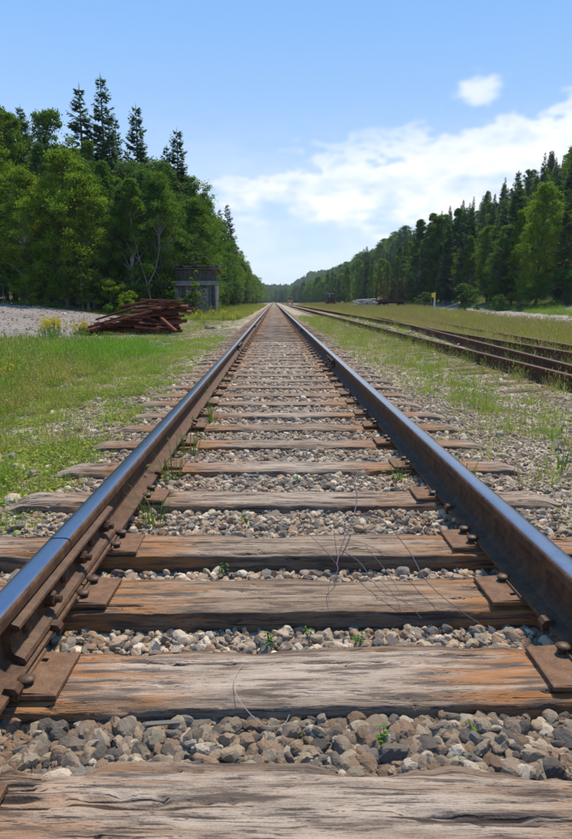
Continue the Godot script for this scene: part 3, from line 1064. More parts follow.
var trees := {}
func tree(kind: String, called: String, x: float, d: float, h: float, wide: float, tone: int, label: String, group := "", sink := 0.0) -> Node3D:
	var src: Array = trees[kind]
	var s: float = h / src[2]
	var o := thing(called, Vector3(x, height(x, d) - sink, -d), rng.randf() * TAU)
	var b := Basis.from_scale(Vector3(s * wide, s, s * wide))
	part("trunk", src[0], M[src[3]], o, Transform3D(b, Vector3.ZERO))
	part("crown", src[1], M.leaves[src[4] + tone], o, Transform3D(b, Vector3.ZERO))
	tag(o, label, "tree" if called != "shrub" and called != "roadside_bush" and called != "fallen_brush" else  "bush", group)
	return o

func ordinal(n: int) -> String:
	var small := ["first", "second", "third", "fourth", "fifth", "sixth", "seventh", "eighth", "ninth", "tenth"]
	if n <= 10: return small[n - 1]
	var t := n % 10
	return str(n) + ("th" if (n / 10) % 10 == 1 or t == 0 or t > 3 else ["st", "nd", "rd"][t - 1])

func make_woods() -> void:
	trees["broad_a"] = broadleaf(31, 12.0, 2.8, 0.10, 300, 130, 0.125) + [12.0, "bark", 0]
	trees["broad_b"] = broadleaf(32, 12.0, 2.4, 0.14, 270, 130, 0.12, 0.5) + [12.0, "bark", 0]
	trees["broad_c"] = broadleaf(33, 12.0, 3.0, 0.07, 320, 130, 0.125) + [12.0, "pale_bark", 0]
	trees["narrow"] = broadleaf(34, 12.0, 1.9, 0.08, 260, 120, 0.115, 0.2, 0.6) + [12.0, "pale_bark", 0]
	trees["sapling"] = broadleaf(35, 4.0, 1.0, 0.10, 34, 110, 0.11, 0.1, 0.4) + [4.0, "bark", 0]
	trees["shrub"] = broadleaf(36, 2.4, 1.35, 0.05, 40, 120, 0.09) + [2.4, "bark", 0]
	trees["spruce_a"] = spruce(41, 13.0, 2.6, 0.05, 0.08) + [13.0, "bark", 4]
	trees["spruce_b"] = spruce(42, 13.0, 2.0, 0.08, 0.14) + [13.0, "bark", 4]
	trees["spruce_thin"] = spruce(43, 13.0, 1.9, 0.16, 0.26) + [13.0, "bark", 4]
	# standing out of the left-hand wood (kind, x, distance, height of the tip above the rails, width)
	var lone := [
		["spruce_thin", -17.1, 60.0, 19.6, 1.0, "tall ragged spruce left of the very tallest spruce above the left wood"],
		["spruce_thin", -15.2, 60.0, 20.4, 0.9, "tallest ragged spruce rising above the left wood"],
		["spruce_b", -14.3, 61.0, 17.2, 0.7, "short ragged spruce tucked right under the tallest spruce"],
		["spruce_a", -11.8, 58.0, 17.4, 0.8, "dark full spruce standing alone above the left wood's crowns"],
		["spruce_a", -7.5, 52.0, 14.0, 0.85, "dark pointed spruce at the right shoulder of the left wood"],
		["spruce_b", -8.4, 52.5, 12.9, 0.9, "slimmer spruce just left of the dark pointed spruce at the wood's shoulder"],
		["spruce_b", -6.7, 95.0, 14.7, 0.95, "slim dark spruce where the left wood steps down to the track"],
		["spruce_b", -7.8, 95.0, 14.0, 0.95, "slim spruce on the left of a pair where the wood steps down"],
	]
	for e in lone: tree(e[0], "spruce_tree", e[1], e[2], e[3] - height(e[1], e[2]), e[4], 0, e[5], "spruces above the left wood")
	tree("broad_a", "broadleaf_tree", -12.6, 39.5, 9.0, 1.0, 2, "light yellow-green tree at the front edge of the left wood", "")
	tree("broad_c", "broadleaf_tree", -5.9, 47.6, 8.2, 0.95, 0, "green tree hanging its boughs over the hut's roof", "")
	tree("narrow", "broadleaf_tree", -9.0, 40.9, 8.2, 1.1, 1, "green tree leaning beside the hut at the wood's edge", "")
	# front and back rows of the left wood
	var group := "trees of the left wood"
	var kinds := ["broad_a", "broad_b", "broad_c", "narrow"]
	for row in 5:
		var x := -25.0
		var at := 0
		while x < -7.5:
			var d := 41.0 + row * 3.2 + rng.randf_range(-1.0, 1.0) + maxf(0.0, x + 12.0) * 0.9
			var top := 8.2 + row * 1.05 + rng.randf_range(-1.4, 1.2) + smoothstep(-14.5, -19.5, x) * 3.2
			var con: bool = rng.randf() < 0.14
			at += 1
			var lab := ("dark spruce" if con else "green broad-leaved tree") + (", %s from the left in the left wood's front row" % ordinal(at) if row == 0 else " behind the front row in the broad side of the left wood")
			tree("spruce_a" if con else kinds[rng.randi() % 4], "spruce_tree" if con else "broadleaf_tree", x + rng.randf_range(-0.8, 0.8), d, maxf(6.0, top - height(x, d)), rng.randf_range(0.7, 0.98), rng.randi() % 4 if not con else rng.randi() % 2, lab, group)
			x += 1.95 + rng.randf_range(-0.5, 0.5)
	for row in 3:
		var d := 51.0 + row * 1.5
		var at := 0
		while d < 190.0:
			var x := -7.3 - row * 3.2 + rng.randf_range(-0.7, 0.7)
			var con: bool = rng.randf() < (0.6 if row == 0 else 0.55)
			at += 1
			var lab := ("dark spruce" if con else "green broad-leaved tree") + (", %s from the hut along the left wood's edge by the track" % ordinal(at) if row == 0 else " behind the trackside row of the left wood")
			tree(["spruce_a", "spruce_b"][rng.randi() % 2] if con else kinds[rng.randi() % 4], "spruce_tree" if con else "broadleaf_tree", x, d, (9.2 + row * 1.2 + rng.randf_range(-1.6, 1.6)) * (1.15 if con else 1.0), rng.randf_range(0.8, 1.1), rng.randi() % 4 if not con else rng.randi() % 2, lab, group)
			d += (3.0 if d < 110.0 else 4.5) + rng.randf_range(-0.6, 0.6)
	# young growth along its foot
	var foot := 0
	for e in [[-17.6, 38.0, 3.2], [-15.8, 37.6, 2.6], [-14.2, 37.2, 1.7], [-12.7, 37.4, 1.3], [-11.2, 37.6, 2.8], [-9.7, 38.2, 2.0], [-8.6, 37.8, 1.4], [-5.4, 60.0, 2.4], [-5.1, 52.0, 2.0], [-4.6, 47.0, 1.6]]:
		foot += 1
		tree("shrub" if e[2] < 2.2 else "sapling", "shrub", e[0], e[1], e[2], 1.0, rng.randi() % 4, "leafy young bush, %s from the left along the foot of the left wood" % ordinal(foot), "bushes at the foot of the left wood")
	# right-hand wood on the hillside
	group = "trees of the right hillside wood"
	for row in 9:
		var d := 57.0 + row * 2.0 + (18.0 if row > 3 else 0.0)
		var at := 0
		while d < 260.0 and (row < 4 or d < 215.0):
			var x := 25.0 + row * 4.2 + rng.randf_range(-1.2, 1.2) - smoothstep(100.0, 260.0, d) * 4.0
			if x < d * 0.56 + 8.0:
				var con: bool = rng.randf() < (0.32 if row == 0 else 0.48)
				at += 1
				var lab := ("dark spruce" if con else "green broad-leaved tree") + (", %s from the picture's right along the right wood's front edge" % ordinal(at) if row == 0 else " on the slope behind the right wood's front edge")
				tree(["spruce_a", "spruce_b"][rng.randi() % 2] if con else kinds[[0, 1, 3, 3][rng.randi() % 4]], "spruce_tree" if con else "broadleaf_tree", x, d, (8.8 + (1.0 if row == 0 else 0.0) + rng.randf_range(-2.0, 1.6)) * (1.15 if con else 1.0), rng.randf_range(0.68, 1.0), rng.randi() % 4 if not con else rng.randi() % 2, lab, group)
			d += (2.7 if d < 130.0 else 4.8) * (1.0 if row < 4 else 1.35) + rng.randf_range(-0.8, 0.8)
	for e in [["spruce_thin", 47.0, 115.0, 26.5, "ragged spruce, leftmost of the group topping the right hillside"], ["spruce_b", 49.5, 116.0, 25.8, "middle spruce of the group topping the right hillside"], ["spruce_b", 51.0, 115.0, 25.2, "third spruce from the left topping the right hillside"], ["spruce_b", 52.6, 114.0, 27.0, "dark spruce at the right edge of the hillside skyline"]]:
		tree(e[0], "spruce_tree", e[1], e[2], e[3] - height(e[1], e[2]), 0.6, 1, e[4], "spruces on the right skyline")
	for e in [[22.9, 102.0, 13.2, "narrow", "tall slender dark tree where the right skyline steps up, leftmost of four"], [24.0, 98.0, 13.4, "narrow", "tall slender dark tree, second of four above the right wood's edge"], [25.4, 97.0, 12.6, "broad_b", "tall dark tree, third of four above the right wood's edge"], [26.6, 94.0, 12.8, "narrow", "tall slender dark tree, rightmost of four above the right wood's edge"]]:
		tree(e[3], "poplar_tree", e[0], e[1], e[2], 0.95, 3, e[4], "tall slender trees at the right wood's edge")
	var bushes := [[18.6, 62.0, 2.6, "round grey-green bush behind the gravel road near the post"], [22.5, 56.0, 2.0, "small bush among the grass at the right wood's edge"], [25.0, 55.0, 2.8, "tall leafy bush at the right wood's edge by the picture's right side"], [20.6, 58.5, 1.5, "low bush between two larger bushes at the right wood's edge"], [26.4, 57.0, 2.2, "rounded bush at the far right of the wood's edge"], [18.4, 78.0, 2.0, "bush right of the stake wagon at the wood's edge"]]
	for e in bushes: tree("shrub", "roadside_bush", e[0], e[1], e[2], 1.15, 3, e[3], "")
	# the far wood reads as one mass
	for e in [["broad_c", 1, 1500], ["spruce_a", 5, 800]]:
		var src: Array = trees[e[0]]
		var ts := []
		var cs := PackedColorArray()
		for k in 9000:
			if ts.size() >= e[2]: break
			var d := rng.randf_range(185.0, 1000.0)
			var x := 0.0
			if rng.randf() < 0.32: x = -8.5 - pow(rng.randf(), 1.4) * 40.0
			elif rng.randf() < 0.75: x = lerpf(22.0, 15.0, smoothstep(260.0, 500.0, d)) + pow(rng.randf(), 1.3) * 95.0
			else:
				d = rng.randf_range(560.0, 1000.0)
				x = rng.randf_range(-60.0, 130.0) if d > 660.0 and rng.randf() < 0.5 else rng.randf_range(-14.0, 30.0)
				if d < 640.0 and absf(x) < 5.0: continue
			if d < 250.0 and x > 0.0: continue
			var s := rng.randf_range(0.75, 1.1)
			ts.append(Transform3D(Basis(Vector3.UP, rng.randf() * TAU).scaled(Vector3(s * 1.15, s, s * 1.15)), Vector3(x, height(x, d) - 0.2, -d)))
			cs.append(Color.WHITE * rng.randf_range(0.85, 1.25))
		var o := many("distant_forest", src[1], M.leaves[e[1]], ts, cs, self)
		tag(o, "hazy green forest where the railway vanishes in the distance" if e[1] == 0 else "dark conifers mixed in the hazy distant forest", "forest", "", "stuff")

# ------------------------------------------------------------------ objects
func beam(called: String, size: Vector3, mat: Material, t: Transform3D, s: int) -> MeshInstance3D:
	# squared, slightly twisted and worn length of timber or steel, long axis x
	var r := RandomNumberGenerator.new()
	r.seed = s
	var b := Buf.new()
	var rings := []
	var n := 5
	for k in n + 1:
		var f := float(k) / n
		var ring := []
		var dy := sin(f * 3.0 + s) * size.y * 0.06
		for c in [Vector2(-1, -1), Vector2(-1, 0.75), Vector2(-0.75, 1), Vector2(0.75, 1), Vector2(1, 0.75), Vector2(1, -1)]:
			ring.append(Vector3((f - 0.5) * size.x + r.randf_range(-0.02, 0.02), c.y * size.y * 0.5 * r.randf_range(0.9, 1.05) + dy, c.x * size.z * 0.5 * r.randf_range(0.92, 1.05)))
		rings.append(ring)
	for k in n:
		for c in 6:
			var q := (c + 1) % 6
			b.quad(rings[k][c], rings[k + 1][c], rings[k + 1][q], rings[k][q])
	for e in [0, n]:
		for c in range(1, 5): b.tri(rings[e][0], rings[e][c], rings[e][c + 1])
	return part(called, b.mesh(), mat, self, t)

func make_scrap_pile() -> void:
	var group := "rust-brown beams heaped left of the track"
	var k := 0
	# courses of the heap: centre x, reach, how many
	var lay := [[-4.65, 2.9, 14], [-4.6, 2.7, 14], [-4.5, 2.5, 13], [-4.35, 2.3, 12], [-4.2, 2.1, 11], [-4.05, 2.0, 10], [-3.95, 1.9, 9], [-3.8, 1.75, 8], [-3.75, 1.7, 6], [-3.7, 1.65, 6], [-3.7, 1.55, 5], [-3.65, 1.4, 4]]
	for l in lay.size():
		for j in lay[l][2]:
			var z: float = 20.1 + j * 0.15 + l * 0.045 + rng.randf_range(-0.05, 0.05)
			var x: float = lay[l][0] + rng.randf_range(-0.40, 0.38) * lay[l][1]
			var len0: float = lay[l][1] * rng.randf_range(0.25, 0.6)
			var y := height(x, z) + 0.045 + l * 0.084 + rng.randf_range(-0.02, 0.02)
			var t := Transform3D(Basis.from_euler(Vector3(rng.randf_range(-0.5, 0.5), rng.randf_range(-0.3, 0.3) if rng.randf() < 0.88 else rng.randf_range(-0.9, 0.9), rng.randf_range(-0.10, 0.08))), Vector3(x, y, -z))
			var o := beam("rusty_beam", Vector3(len0, rng.randf_range(0.035, 0.085), rng.randf_range(0.10, 0.22)), M.scrap[rng.randi() % 3], t, 500 + k)
			tag(o, "rust-brown beam lying in the layered heap left of the track", "beam", group)
			k += 1
	# loose ones on the slope and the face of the heap
	var loose := [[-5.7, 20.3, 0.22, 1.5, 0.5, 0.22, "rusty beam sloping down at the left foot of the heap"], [-5.4, 20.0, 0.42, 1.4, 0.3, 0.30, "rusty beam slanting down the heap's left slope"], [-3.35, 19.95, 0.34, 0.7, -0.5, -0.62, "short rusty beam tipped steeply down the front of the heap"], [-4.6, 19.95, 0.55, 1.5, 0.15, 0.26, "rusty beam leaning across the middle of the heap"], [-5.95, 20.6, 0.12, 1.1, -0.4, 0.08, "stub of rusty beam lying at the heap's left end"], [-3.7, 20.7, 1.08, 1.3, 0.12, -0.03, "rusty beam lying topmost on the heap"], [-4.5, 20.9, 0.98, 1.2, -0.25, 0.16, "rusty beam slanting near the top of the heap's left slope"], [-5.1, 20.4, 0.66, 1.3, 0.35, 0.30, "rusty beam halfway up the heap's left slope"]]
	for e in loose:
		var t := Transform3D(Basis.from_euler(Vector3(0, e[4], e[5])), Vector3(e[0], height(e[0], e[1]) + e[2], -e[1]))
		tag(beam("rusty_beam", Vector3(e[3], 0.06, 0.13), M.scrap[k % 3], t, 600 + k), e[6], "beam", "")
		k += 1
	var drum := Buf.new()
	var pts := []
	var rad := []
	for e in [[0.0, 0.17], [0.02, 0.2], [0.16, 0.19], [0.17, 0.205], [0.19, 0.205], [0.2, 0.19], [0.36, 0.19], [0.37, 0.205], [0.39, 0.205], [0.4, 0.19], [0.56, 0.2], [0.58, 0.17]]:
		pts.append(Vector3(e[0], 0, 0)); rad.append(e[1])
	drum.tube(pts, rad, 16)
	var dx := -6.35
	tag(part("crushed_drum", drum.mesh(), M.orange_rust, self, Transform3D(Basis.from_euler(Vector3(0.3, 0.4, 0.1)).scaled(Vector3(1, 0.75, 1)), Vector3(dx, height(dx, 20.6) + 0.14, -20.6))), "orange-brown rusty drum lying at the left end of the beam heap", "drum")

func make_hut() -> void:
	var x := -5.3
	var d := 43.0
	var y := height(x, d)
	var o := thing("wooden_hut", Vector3(x, y, -d), 0.0)
	tag(o, "small grey weathered wooden hut under overhanging branches at the left wood's edge", "hut")
	var w := 1.32
	var h := 2.1
	var dep := 2.4
	var plank := func(called: String, size: Vector3, at: Vector3, mat: Material, turn := Basis.IDENTITY):
		var b := Buf.new()
		b.box(Transform3D(Basis.from_scale(size / 2), Vector3.ZERO))
		part(called, b.mesh(), mat, o, Transform3D(turn, at))
	for k in 12:
		var bw := w * 2 / 12.0
		plank.call("front_board", Vector3(bw - rng.randf_range(0.012, 0.05), h + rng.randf_range(-0.25, 0.02), 0.03 + rng.randf_range(0, 0.02)), Vector3(-w + bw * (k + 0.5), h / 2, rng.randf_range(-0.01, 0.01)), M.hut[k % 3], Basis(Vector3.BACK, rng.randf_range(-0.015, 0.015)))
	for k in 10:
		var bw := dep / 10.0
		plank.call("side_board", Vector3(0.035, h, bw - 0.012), Vector3(w + 0.02, h / 2, -bw * (k + 0.5)), M.hut[(k + 1) % 3])
		plank.call("side_board", Vector3(0.035, h, bw - 0.012), Vector3(-w - 0.02, h / 2, -bw * (k + 0.5)), M.hut[k % 3])
	plank.call("rear_wall", Vector3(w * 2, h, 0.04), Vector3(0, h / 2, -dep), M.hut[1])
	plank.call("corner_post", Vector3(0.11, h + 0.1, 0.11), Vector3(w + 0.03, h / 2, 0.05), M.hut_pale)
	plank.call("corner_post", Vector3(0.11, h + 0.1, 0.11), Vector3(-w - 0.03, h / 2, 0.05), M.hut[0])
	plank.call("eave_beam", Vector3(w * 2 + 0.5, 0.24, 0.10), Vector3(0.02, h + 0.12, 0.14), M.hut_pale, Basis(Vector3.BACK, 0.025))
	plank.call("eave_shelf", Vector3(w * 2 + 0.6, 0.05, 0.5), Vector3(0.02, h + 0.26, -0.05), M.hut_pale)
	for k in 9:
		var bw := (w * 2 + 0.1) / 9.0
		plank.call("gable_board", Vector3(bw - 0.015, 0.72, 0.03), Vector3(-w - 0.05 + bw * (k + 0.5), h + 0.64, -0.2 + rng.randf_range(-0.01, 0.01)), M.hut[2])
	for k in 11:
		var bw := (w * 2 + 0.5) / 11.0
		plank.call("roof_board", Vector3(bw - 0.02, 0.05, dep + 0.6 + rng.randf_range(-0.2, 0.25)), Vector3(-w - 0.25 + bw * (k + 0.5), h + 1.10 + rng.randf_range(-0.03, 0.02) - 0.05 * sin(k * 0.3), -dep / 2 + rng.randf_range(-0.08, 0.1)), M.hut[k % 3], Basis(Vector3.RIGHT, -0.12 + rng.randf_range(-0.02, 0.02)))
	for k in 5:
		plank.call("roof_batten", Vector3(w * 2 + 0.5, 0.05, 0.10), Vector3(0, h + 1.22 + (k - 2) * 0.066, -dep / 2 - (k - 2) * 0.55 + 0.02), M.hut_pale, Basis(Vector3.RIGHT, -0.12))
	plank.call("door", Vector3(0.8, 1.8, 0.05), Vector3(0.45, 0.9, 0.06), M.hut[0])
	# brush and young trees against it
	tree("shrub", "fallen_brush", -5.5, 43.6, 1.0, 2.0, 3, "dull green brush lying over the hut's roof", "", -3.25)
	tree("shrub", "fallen_brush", -4.6, 43.9, 0.7, 2.0, 0, "small leafy brush hanging off the right end of the hut's roof", "", -3.25)
	tree("shrub", "shrub", -5.6, 41.4, 1.5, 1.1, 0, "green bush against the hut's front boards", "")
	tree("sapling", "young_tree", -5.0, 41.2, 3.0, 0.8, 2, "thin yellow-green young tree in front of the hut")
	tree("sapling", "young_tree", -6.5, 41.6, 2.3, 0.9, 1, "leafy young tree at the hut's left corner")
	tree("shrub", "shrub", -4.4, 44.5, 1.5, 1.0, 1, "green bush at the hut's right corner", "")
	var dead := Buf.new()
	dead.tube([Vector3(0, -0.2, 0), Vector3(0.15, 1.0, 0), Vector3(-0.1, 2.2, 0.1), Vector3(-0.5, 3.6, 0.1), Vector3(-0.75, 5.0, 0.2)], [0.065, 0.055, 0.042, 0.028, 0.008], 7)
	var bough := Buf.new()
	bough.tube([Vector3(-0.02, 1.9, 0.07), Vector3(0.5, 2.9, 0.0), Vector3(0.8, 4.1, -0.1), Vector3(0.7, 5.2, 0.0)], [0.05, 0.04, 0.025, 0.008], 6)
	var twig := Buf.new()
	twig.tube([Vector3(-0.45, 3.4, 0.1), Vector3(-1.0, 4.0, 0.1), Vector3(-1.3, 4.7, 0.2)], [0.03, 0.02, 0.006], 5)
	var dt := thing("dead_tree", Vector3(-7.9, height(-7.9, 40.2), -40.2), 0.3)
	tag(dt, "pale bare forked dead tree leaning left of the hut", "tree")
	part("trunk", dead.mesh(), M.dead_wood, dt)
	part("limb", bough.mesh(), M.dead_wood, dt)
	part("limb", twig.mesh(), M.dead_wood, dt)

func cyl(b: Buf, a: Vector3, c: Vector3, r: float, sides := 14) -> void:
	b.tube([a, a.lerp(c, 0.001), a.lerp(c, 0.12), a.lerp(c, 0.88), a.lerp(c, 0.999), c], [r * 0.3, r * 0.94, r, r, r * 0.94, r * 0.3], sides)

func wheel(o: Node3D, at: Vector3, r: float, w: float, hub: Material) -> void:
	var b := Buf.new()
	cyl(b, Vector3(-w / 2, 0, 0), Vector3(w / 2, 0, 0), r)
	var p := part("wheel", b.mesh(), M.rubber, o, Transform3D(Basis(Vector3.UP, 0.0), at))
	var h := Buf.new()
	cyl(h, Vector3(-w / 2 - 0.02, 0, 0), Vector3(w / 2 + 0.02, 0, 0), r * 0.5, 10)
	part("hub", h.mesh(), hub, p)

func box_part(called: String, size: Vector3, at: Vector3, mat: Material, o: Node3D, turn := Basis.IDENTITY) -> MeshInstance3D:
	var b := Buf.new()
	var c := minf(size.x, minf(size.y, size.z)) * 0.14
	var hx := size.x / 2
	var hy := size.y / 2
	b.sweep([Vector2(-hx, -hy + c), Vector2(-hx + c, -hy), Vector2(hx - c, -hy), Vector2(hx, -hy + c), Vector2(hx, hy - c), Vector2(hx - c, hy), Vector2(-hx + c, hy), Vector2(-hx, hy - c)], -size.z / 2, size.z / 2)
	return part(called, b.mesh(), mat, o, Transform3D(turn, at))

func make_yard_things() -> void:
	# marker post
	var x := 12.0
	var d := 48.0
	var o := thing("marker_post", Vector3(x, height(x, d), -d))
	tag(o, "pale wooden marker post with a small yellow plate beside the gravel road", "post")
	box_part("post", Vector3(0.11, 1.75, 0.11), Vector3(0, 0.82, 0), M.post, o)
	box_part("plate", Vector3(0.30, 0.32, 0.03), Vector3(-0.10, 1.5, 0.075), M.yellow, o)
	# stake wagon
	x = 16.4; d = 90.0
	o = thing("stake_wagon", Vector3(x, height(x, d), -d))
	tag(o, "rust-red flat wagon with tall thin stakes standing before the right wood", "wagon")
	box_part("deck", Vector3(3.7, 0.30, 2.2), Vector3(0, 1.05, 0), M.red_rust, o)
	box_part("frame", Vector3(3.4, 0.22, 1.2), Vector3(0, 0.80, 0), M.dark_metal, o)
	for e in [-1.45, -0.85, 1.4]:
		for s in [-1.0, 1.0]:
			var b := Buf.new()
			cyl(b, Vector3(0, 0, -0.12), Vector3(0, 0, 0.12), 0.42)
			var p := part("wheel", b.mesh(), M.rubber, o, Transform3D(Basis.IDENTITY, Vector3(e, 0.42, s * 0.95)))
			var h := Buf.new()
			cyl(h, Vector3(0, 0, -0.14), Vector3(0, 0, 0.14), 0.24, 10)
			part("hub", h.mesh(), M.post, p)
	for e in [-1.75, -1.2, -0.6, 0.25, 0.7, 1.15, 1.7]:
		for s in [-1.0, 1.0]:
			box_part("stake", Vector3(0.06, 2.9, 0.06), Vector3(e + rng.randf_range(-0.05, 0.05), 2.62, s * 1.05), M.red_rust, o, Basis(Vector3.BACK, rng.randf_range(-0.02, 0.02)))
	# pale timbers stacked next to it
	var k := 0
	for row in 5:
		for j in 5 - row:
			var tx := 12.9 + (j - (4 - row) * 0.5) * 0.30 + rng.randf_range(-0.3, 0.3)
			var tz := 92.0 + (j - 2) * 0.42
			var t := Transform3D(Basis.from_euler(Vector3(0, rng.randf_range(-0.6, 0.6), rng.randf_range(-0.12, 0.12))), Vector3(tx, height(tx, tz) + 0.16 + row * 0.27, -tz))
			tag(beam("stacked_timber", Vector3(rng.randf_range(2.4, 3.4), 0.26, 0.34), M.pale_timber, t, 800 + k), "pale grey timber in the low stack left of the stake wagon", "timber", "pale timbers stacked by the stake wagon")
			k += 1
	for e in [[11.0, 91.0, 1.9, 0.3], [11.6, 90.4, 2.2, -0.2]]:
		tag(beam("stacked_timber", Vector3(e[2], 0.2, 0.3), M.pale_timber, Transform3D(Basis(Vector3.UP, e[3]), Vector3(e[0], height(e[0], e[1]) + 0.22, -e[1])), 840 + k), "pale timber lying loose left of the timber stack", "timber", "loose timbers by the stack")
		k += 1
	# small dark loader
	x = 10.6; d = 120.0
	o = thing("loader", Vector3(x, height(x, d), -d))
	tag(o, "small dark loader with a red-brown body parked beyond the siding", "loader")
	box_part("body", Vector3(1.5, 0.75, 2.6), Vector3(0, 0.95, 0), M.red_rust, o)
	box_part("bonnet", Vector3(1.0, 0.5, 1.2), Vector3(0, 1.5, 0.7), M.dark_metal, o)
	box_part("cab", Vector3(1.2, 1.1, 1.1), Vector3(0, 1.85, -0.5), M.dark_metal, o)
	box_part("cab_roof", Vector3(1.3, 0.10, 1.25), Vector3(0, 2.45, -0.5), M.post, o)
	box_part("windscreen", Vector3(0.9, 0.55, 0.04), Vector3(0, 2.0, 0.075), M.glass, o)
	box_part("exhaust", Vector3(0.12, 0.8, 0.12), Vector3(-0.35, 2.1, 0.8), M.post, o)
	for sx in [-0.78, 0.78]:
		wheel(o, Vector3(sx, 0.6, -0.8), 0.6, 0.36, M.red_rust)
		wheel(o, Vector3(sx, 0.5, 0.9), 0.5, 0.32, M.red_rust)
	# far orange track machine
	x = 5.6; d = 225.0
	o = thing("track_machine", Vector3(x, height(x, d), -d))
	tag(o, "small pale orange machine far off beside the vanishing track", "machine")
	box_part("body", Vector3(2.0, 0.9, 3.2), Vector3(0, 0.95, 0), M.orange_paint, o)
	box_part("cab", Vector3(1.7, 1.1, 1.5), Vector3(0, 1.9, -0.5), M.orange_paint, o)
	box_part("windscreen", Vector3(1.3, 0.6, 0.05), Vector3(0, 2.05, 0.27), M.glass, o)
	box_part("cab_roof", Vector3(1.9, 0.1, 1.7), Vector3(0, 2.5, -0.5), M.post, o)
	for sx in [-0.8, 0.8]:
		wheel(o, Vector3(sx, 0.5, -1.0), 0.5, 0.25, M.dark_metal)
		wheel(o, Vector3(sx, 0.5, 1.0), 0.5, 0.25, M.dark_metal)
	# pale boulders in the grass by the hut path
	for e in [[-2.55, 24.5, 0.18, "pale boulder in the grass right of the beam heap"], [-2.05, 25.6, 0.12, "small pale boulder between the beam heap and the rails"]]:
		tag(part("boulder", rock_mesh(900 + int(e[1]), 12), M.stones[3], self, Transform3D(Basis(Vector3.UP, e[0]).scaled(Vector3(e[2] * 1.4, e[2], e[2])), Vector3(e[0], height(e[0], e[1]) + e[2] * 0.3, -e[1]))), e[3], "rock")

# goldenrod: stems with feathery yellow heads
func goldenrod_mesh(s: int) -> Array:
	var r := RandomNumberGenerator.new()
	r.seed = s
	var st := Buf.new()
	st.use_c = true
	var fl := Buf.new()
	for k in 9:
		var a := r.randf() * TAU
		var h := r.randf_range(0.45, 0.75)
		var base := Vector3(cos(a), 0, sin(a)) * r.randf() * 0.12
		var tip := base + Vector3(cos(a) * 0.1, h, sin(a) * 0.1)
		st.tube([base, base.lerp(tip, 0.5), tip], [0.004, 0.0035, 0.002], 4, Color(1, 1, 1))
		for q in 14:
			var f := r.randf_range(0.1, 0.85)
			var p := base.lerp(tip, f)
			var w := r.randf() * TAU
			var out := Vector3(cos(w), 0.45, sin(w)) * 0.09
			var sd := Vector3(-sin(w), 0, cos(w)) * 0.010
			st.quad(p, p + out * 0.5 + sd, p + out, p + out * 0.5 - sd, Color(1, 1, 1))
		for q in 40:
			var p := tip + Vector3(r.randfn() * 0.035, r.randf_range(-0.16, 0.03), r.randfn() * 0.035)
			leaf(fl, p, Vector3(r.randfn(), r.randfn(), r.randfn()).normalized(), 0.026, r, Color.WHITE)
	return [st.mesh(), fl.mesh()]

func sprout_mesh(s: int, h: float, leaves: int) -> ArrayMesh:
	var r := RandomNumberGenerator.new()
	r.seed = s
	var b := Buf.new()
	b.use_c = true
	for q in 3:
		var a := r.randf() * TAU
		var tip := Vector3(cos(a) * h * 0.35, h * r.randf_range(0.7, 1.1), sin(a) * h * 0.35)
		b.tube([Vector3.ZERO, tip * 0.5 + Vector3(0, h * 0.06, 0), tip], [0.0016, 0.0013, 0.0007], 4, Color(0.9, 0.9, 0.9))
		for k in leaves:
			var f := r.randf_range(0.3, 1.0)
			var p := tip * f
			var w := r.randf() * TAU
			var out := Vector3(cos(w), r.randf_range(0.0, 0.7), sin(w)) * h * 0.28
			var sd := Vector3(-sin(w), 0, cos(w)) * h * 0.075
			var v := r.randf_range(0.8, 1.25)
			b.quad(p, p + out * 0.5 + sd, p + out, p + out * 0.5 - sd, Color(v, v, v * 0.9))
	return b.mesh()

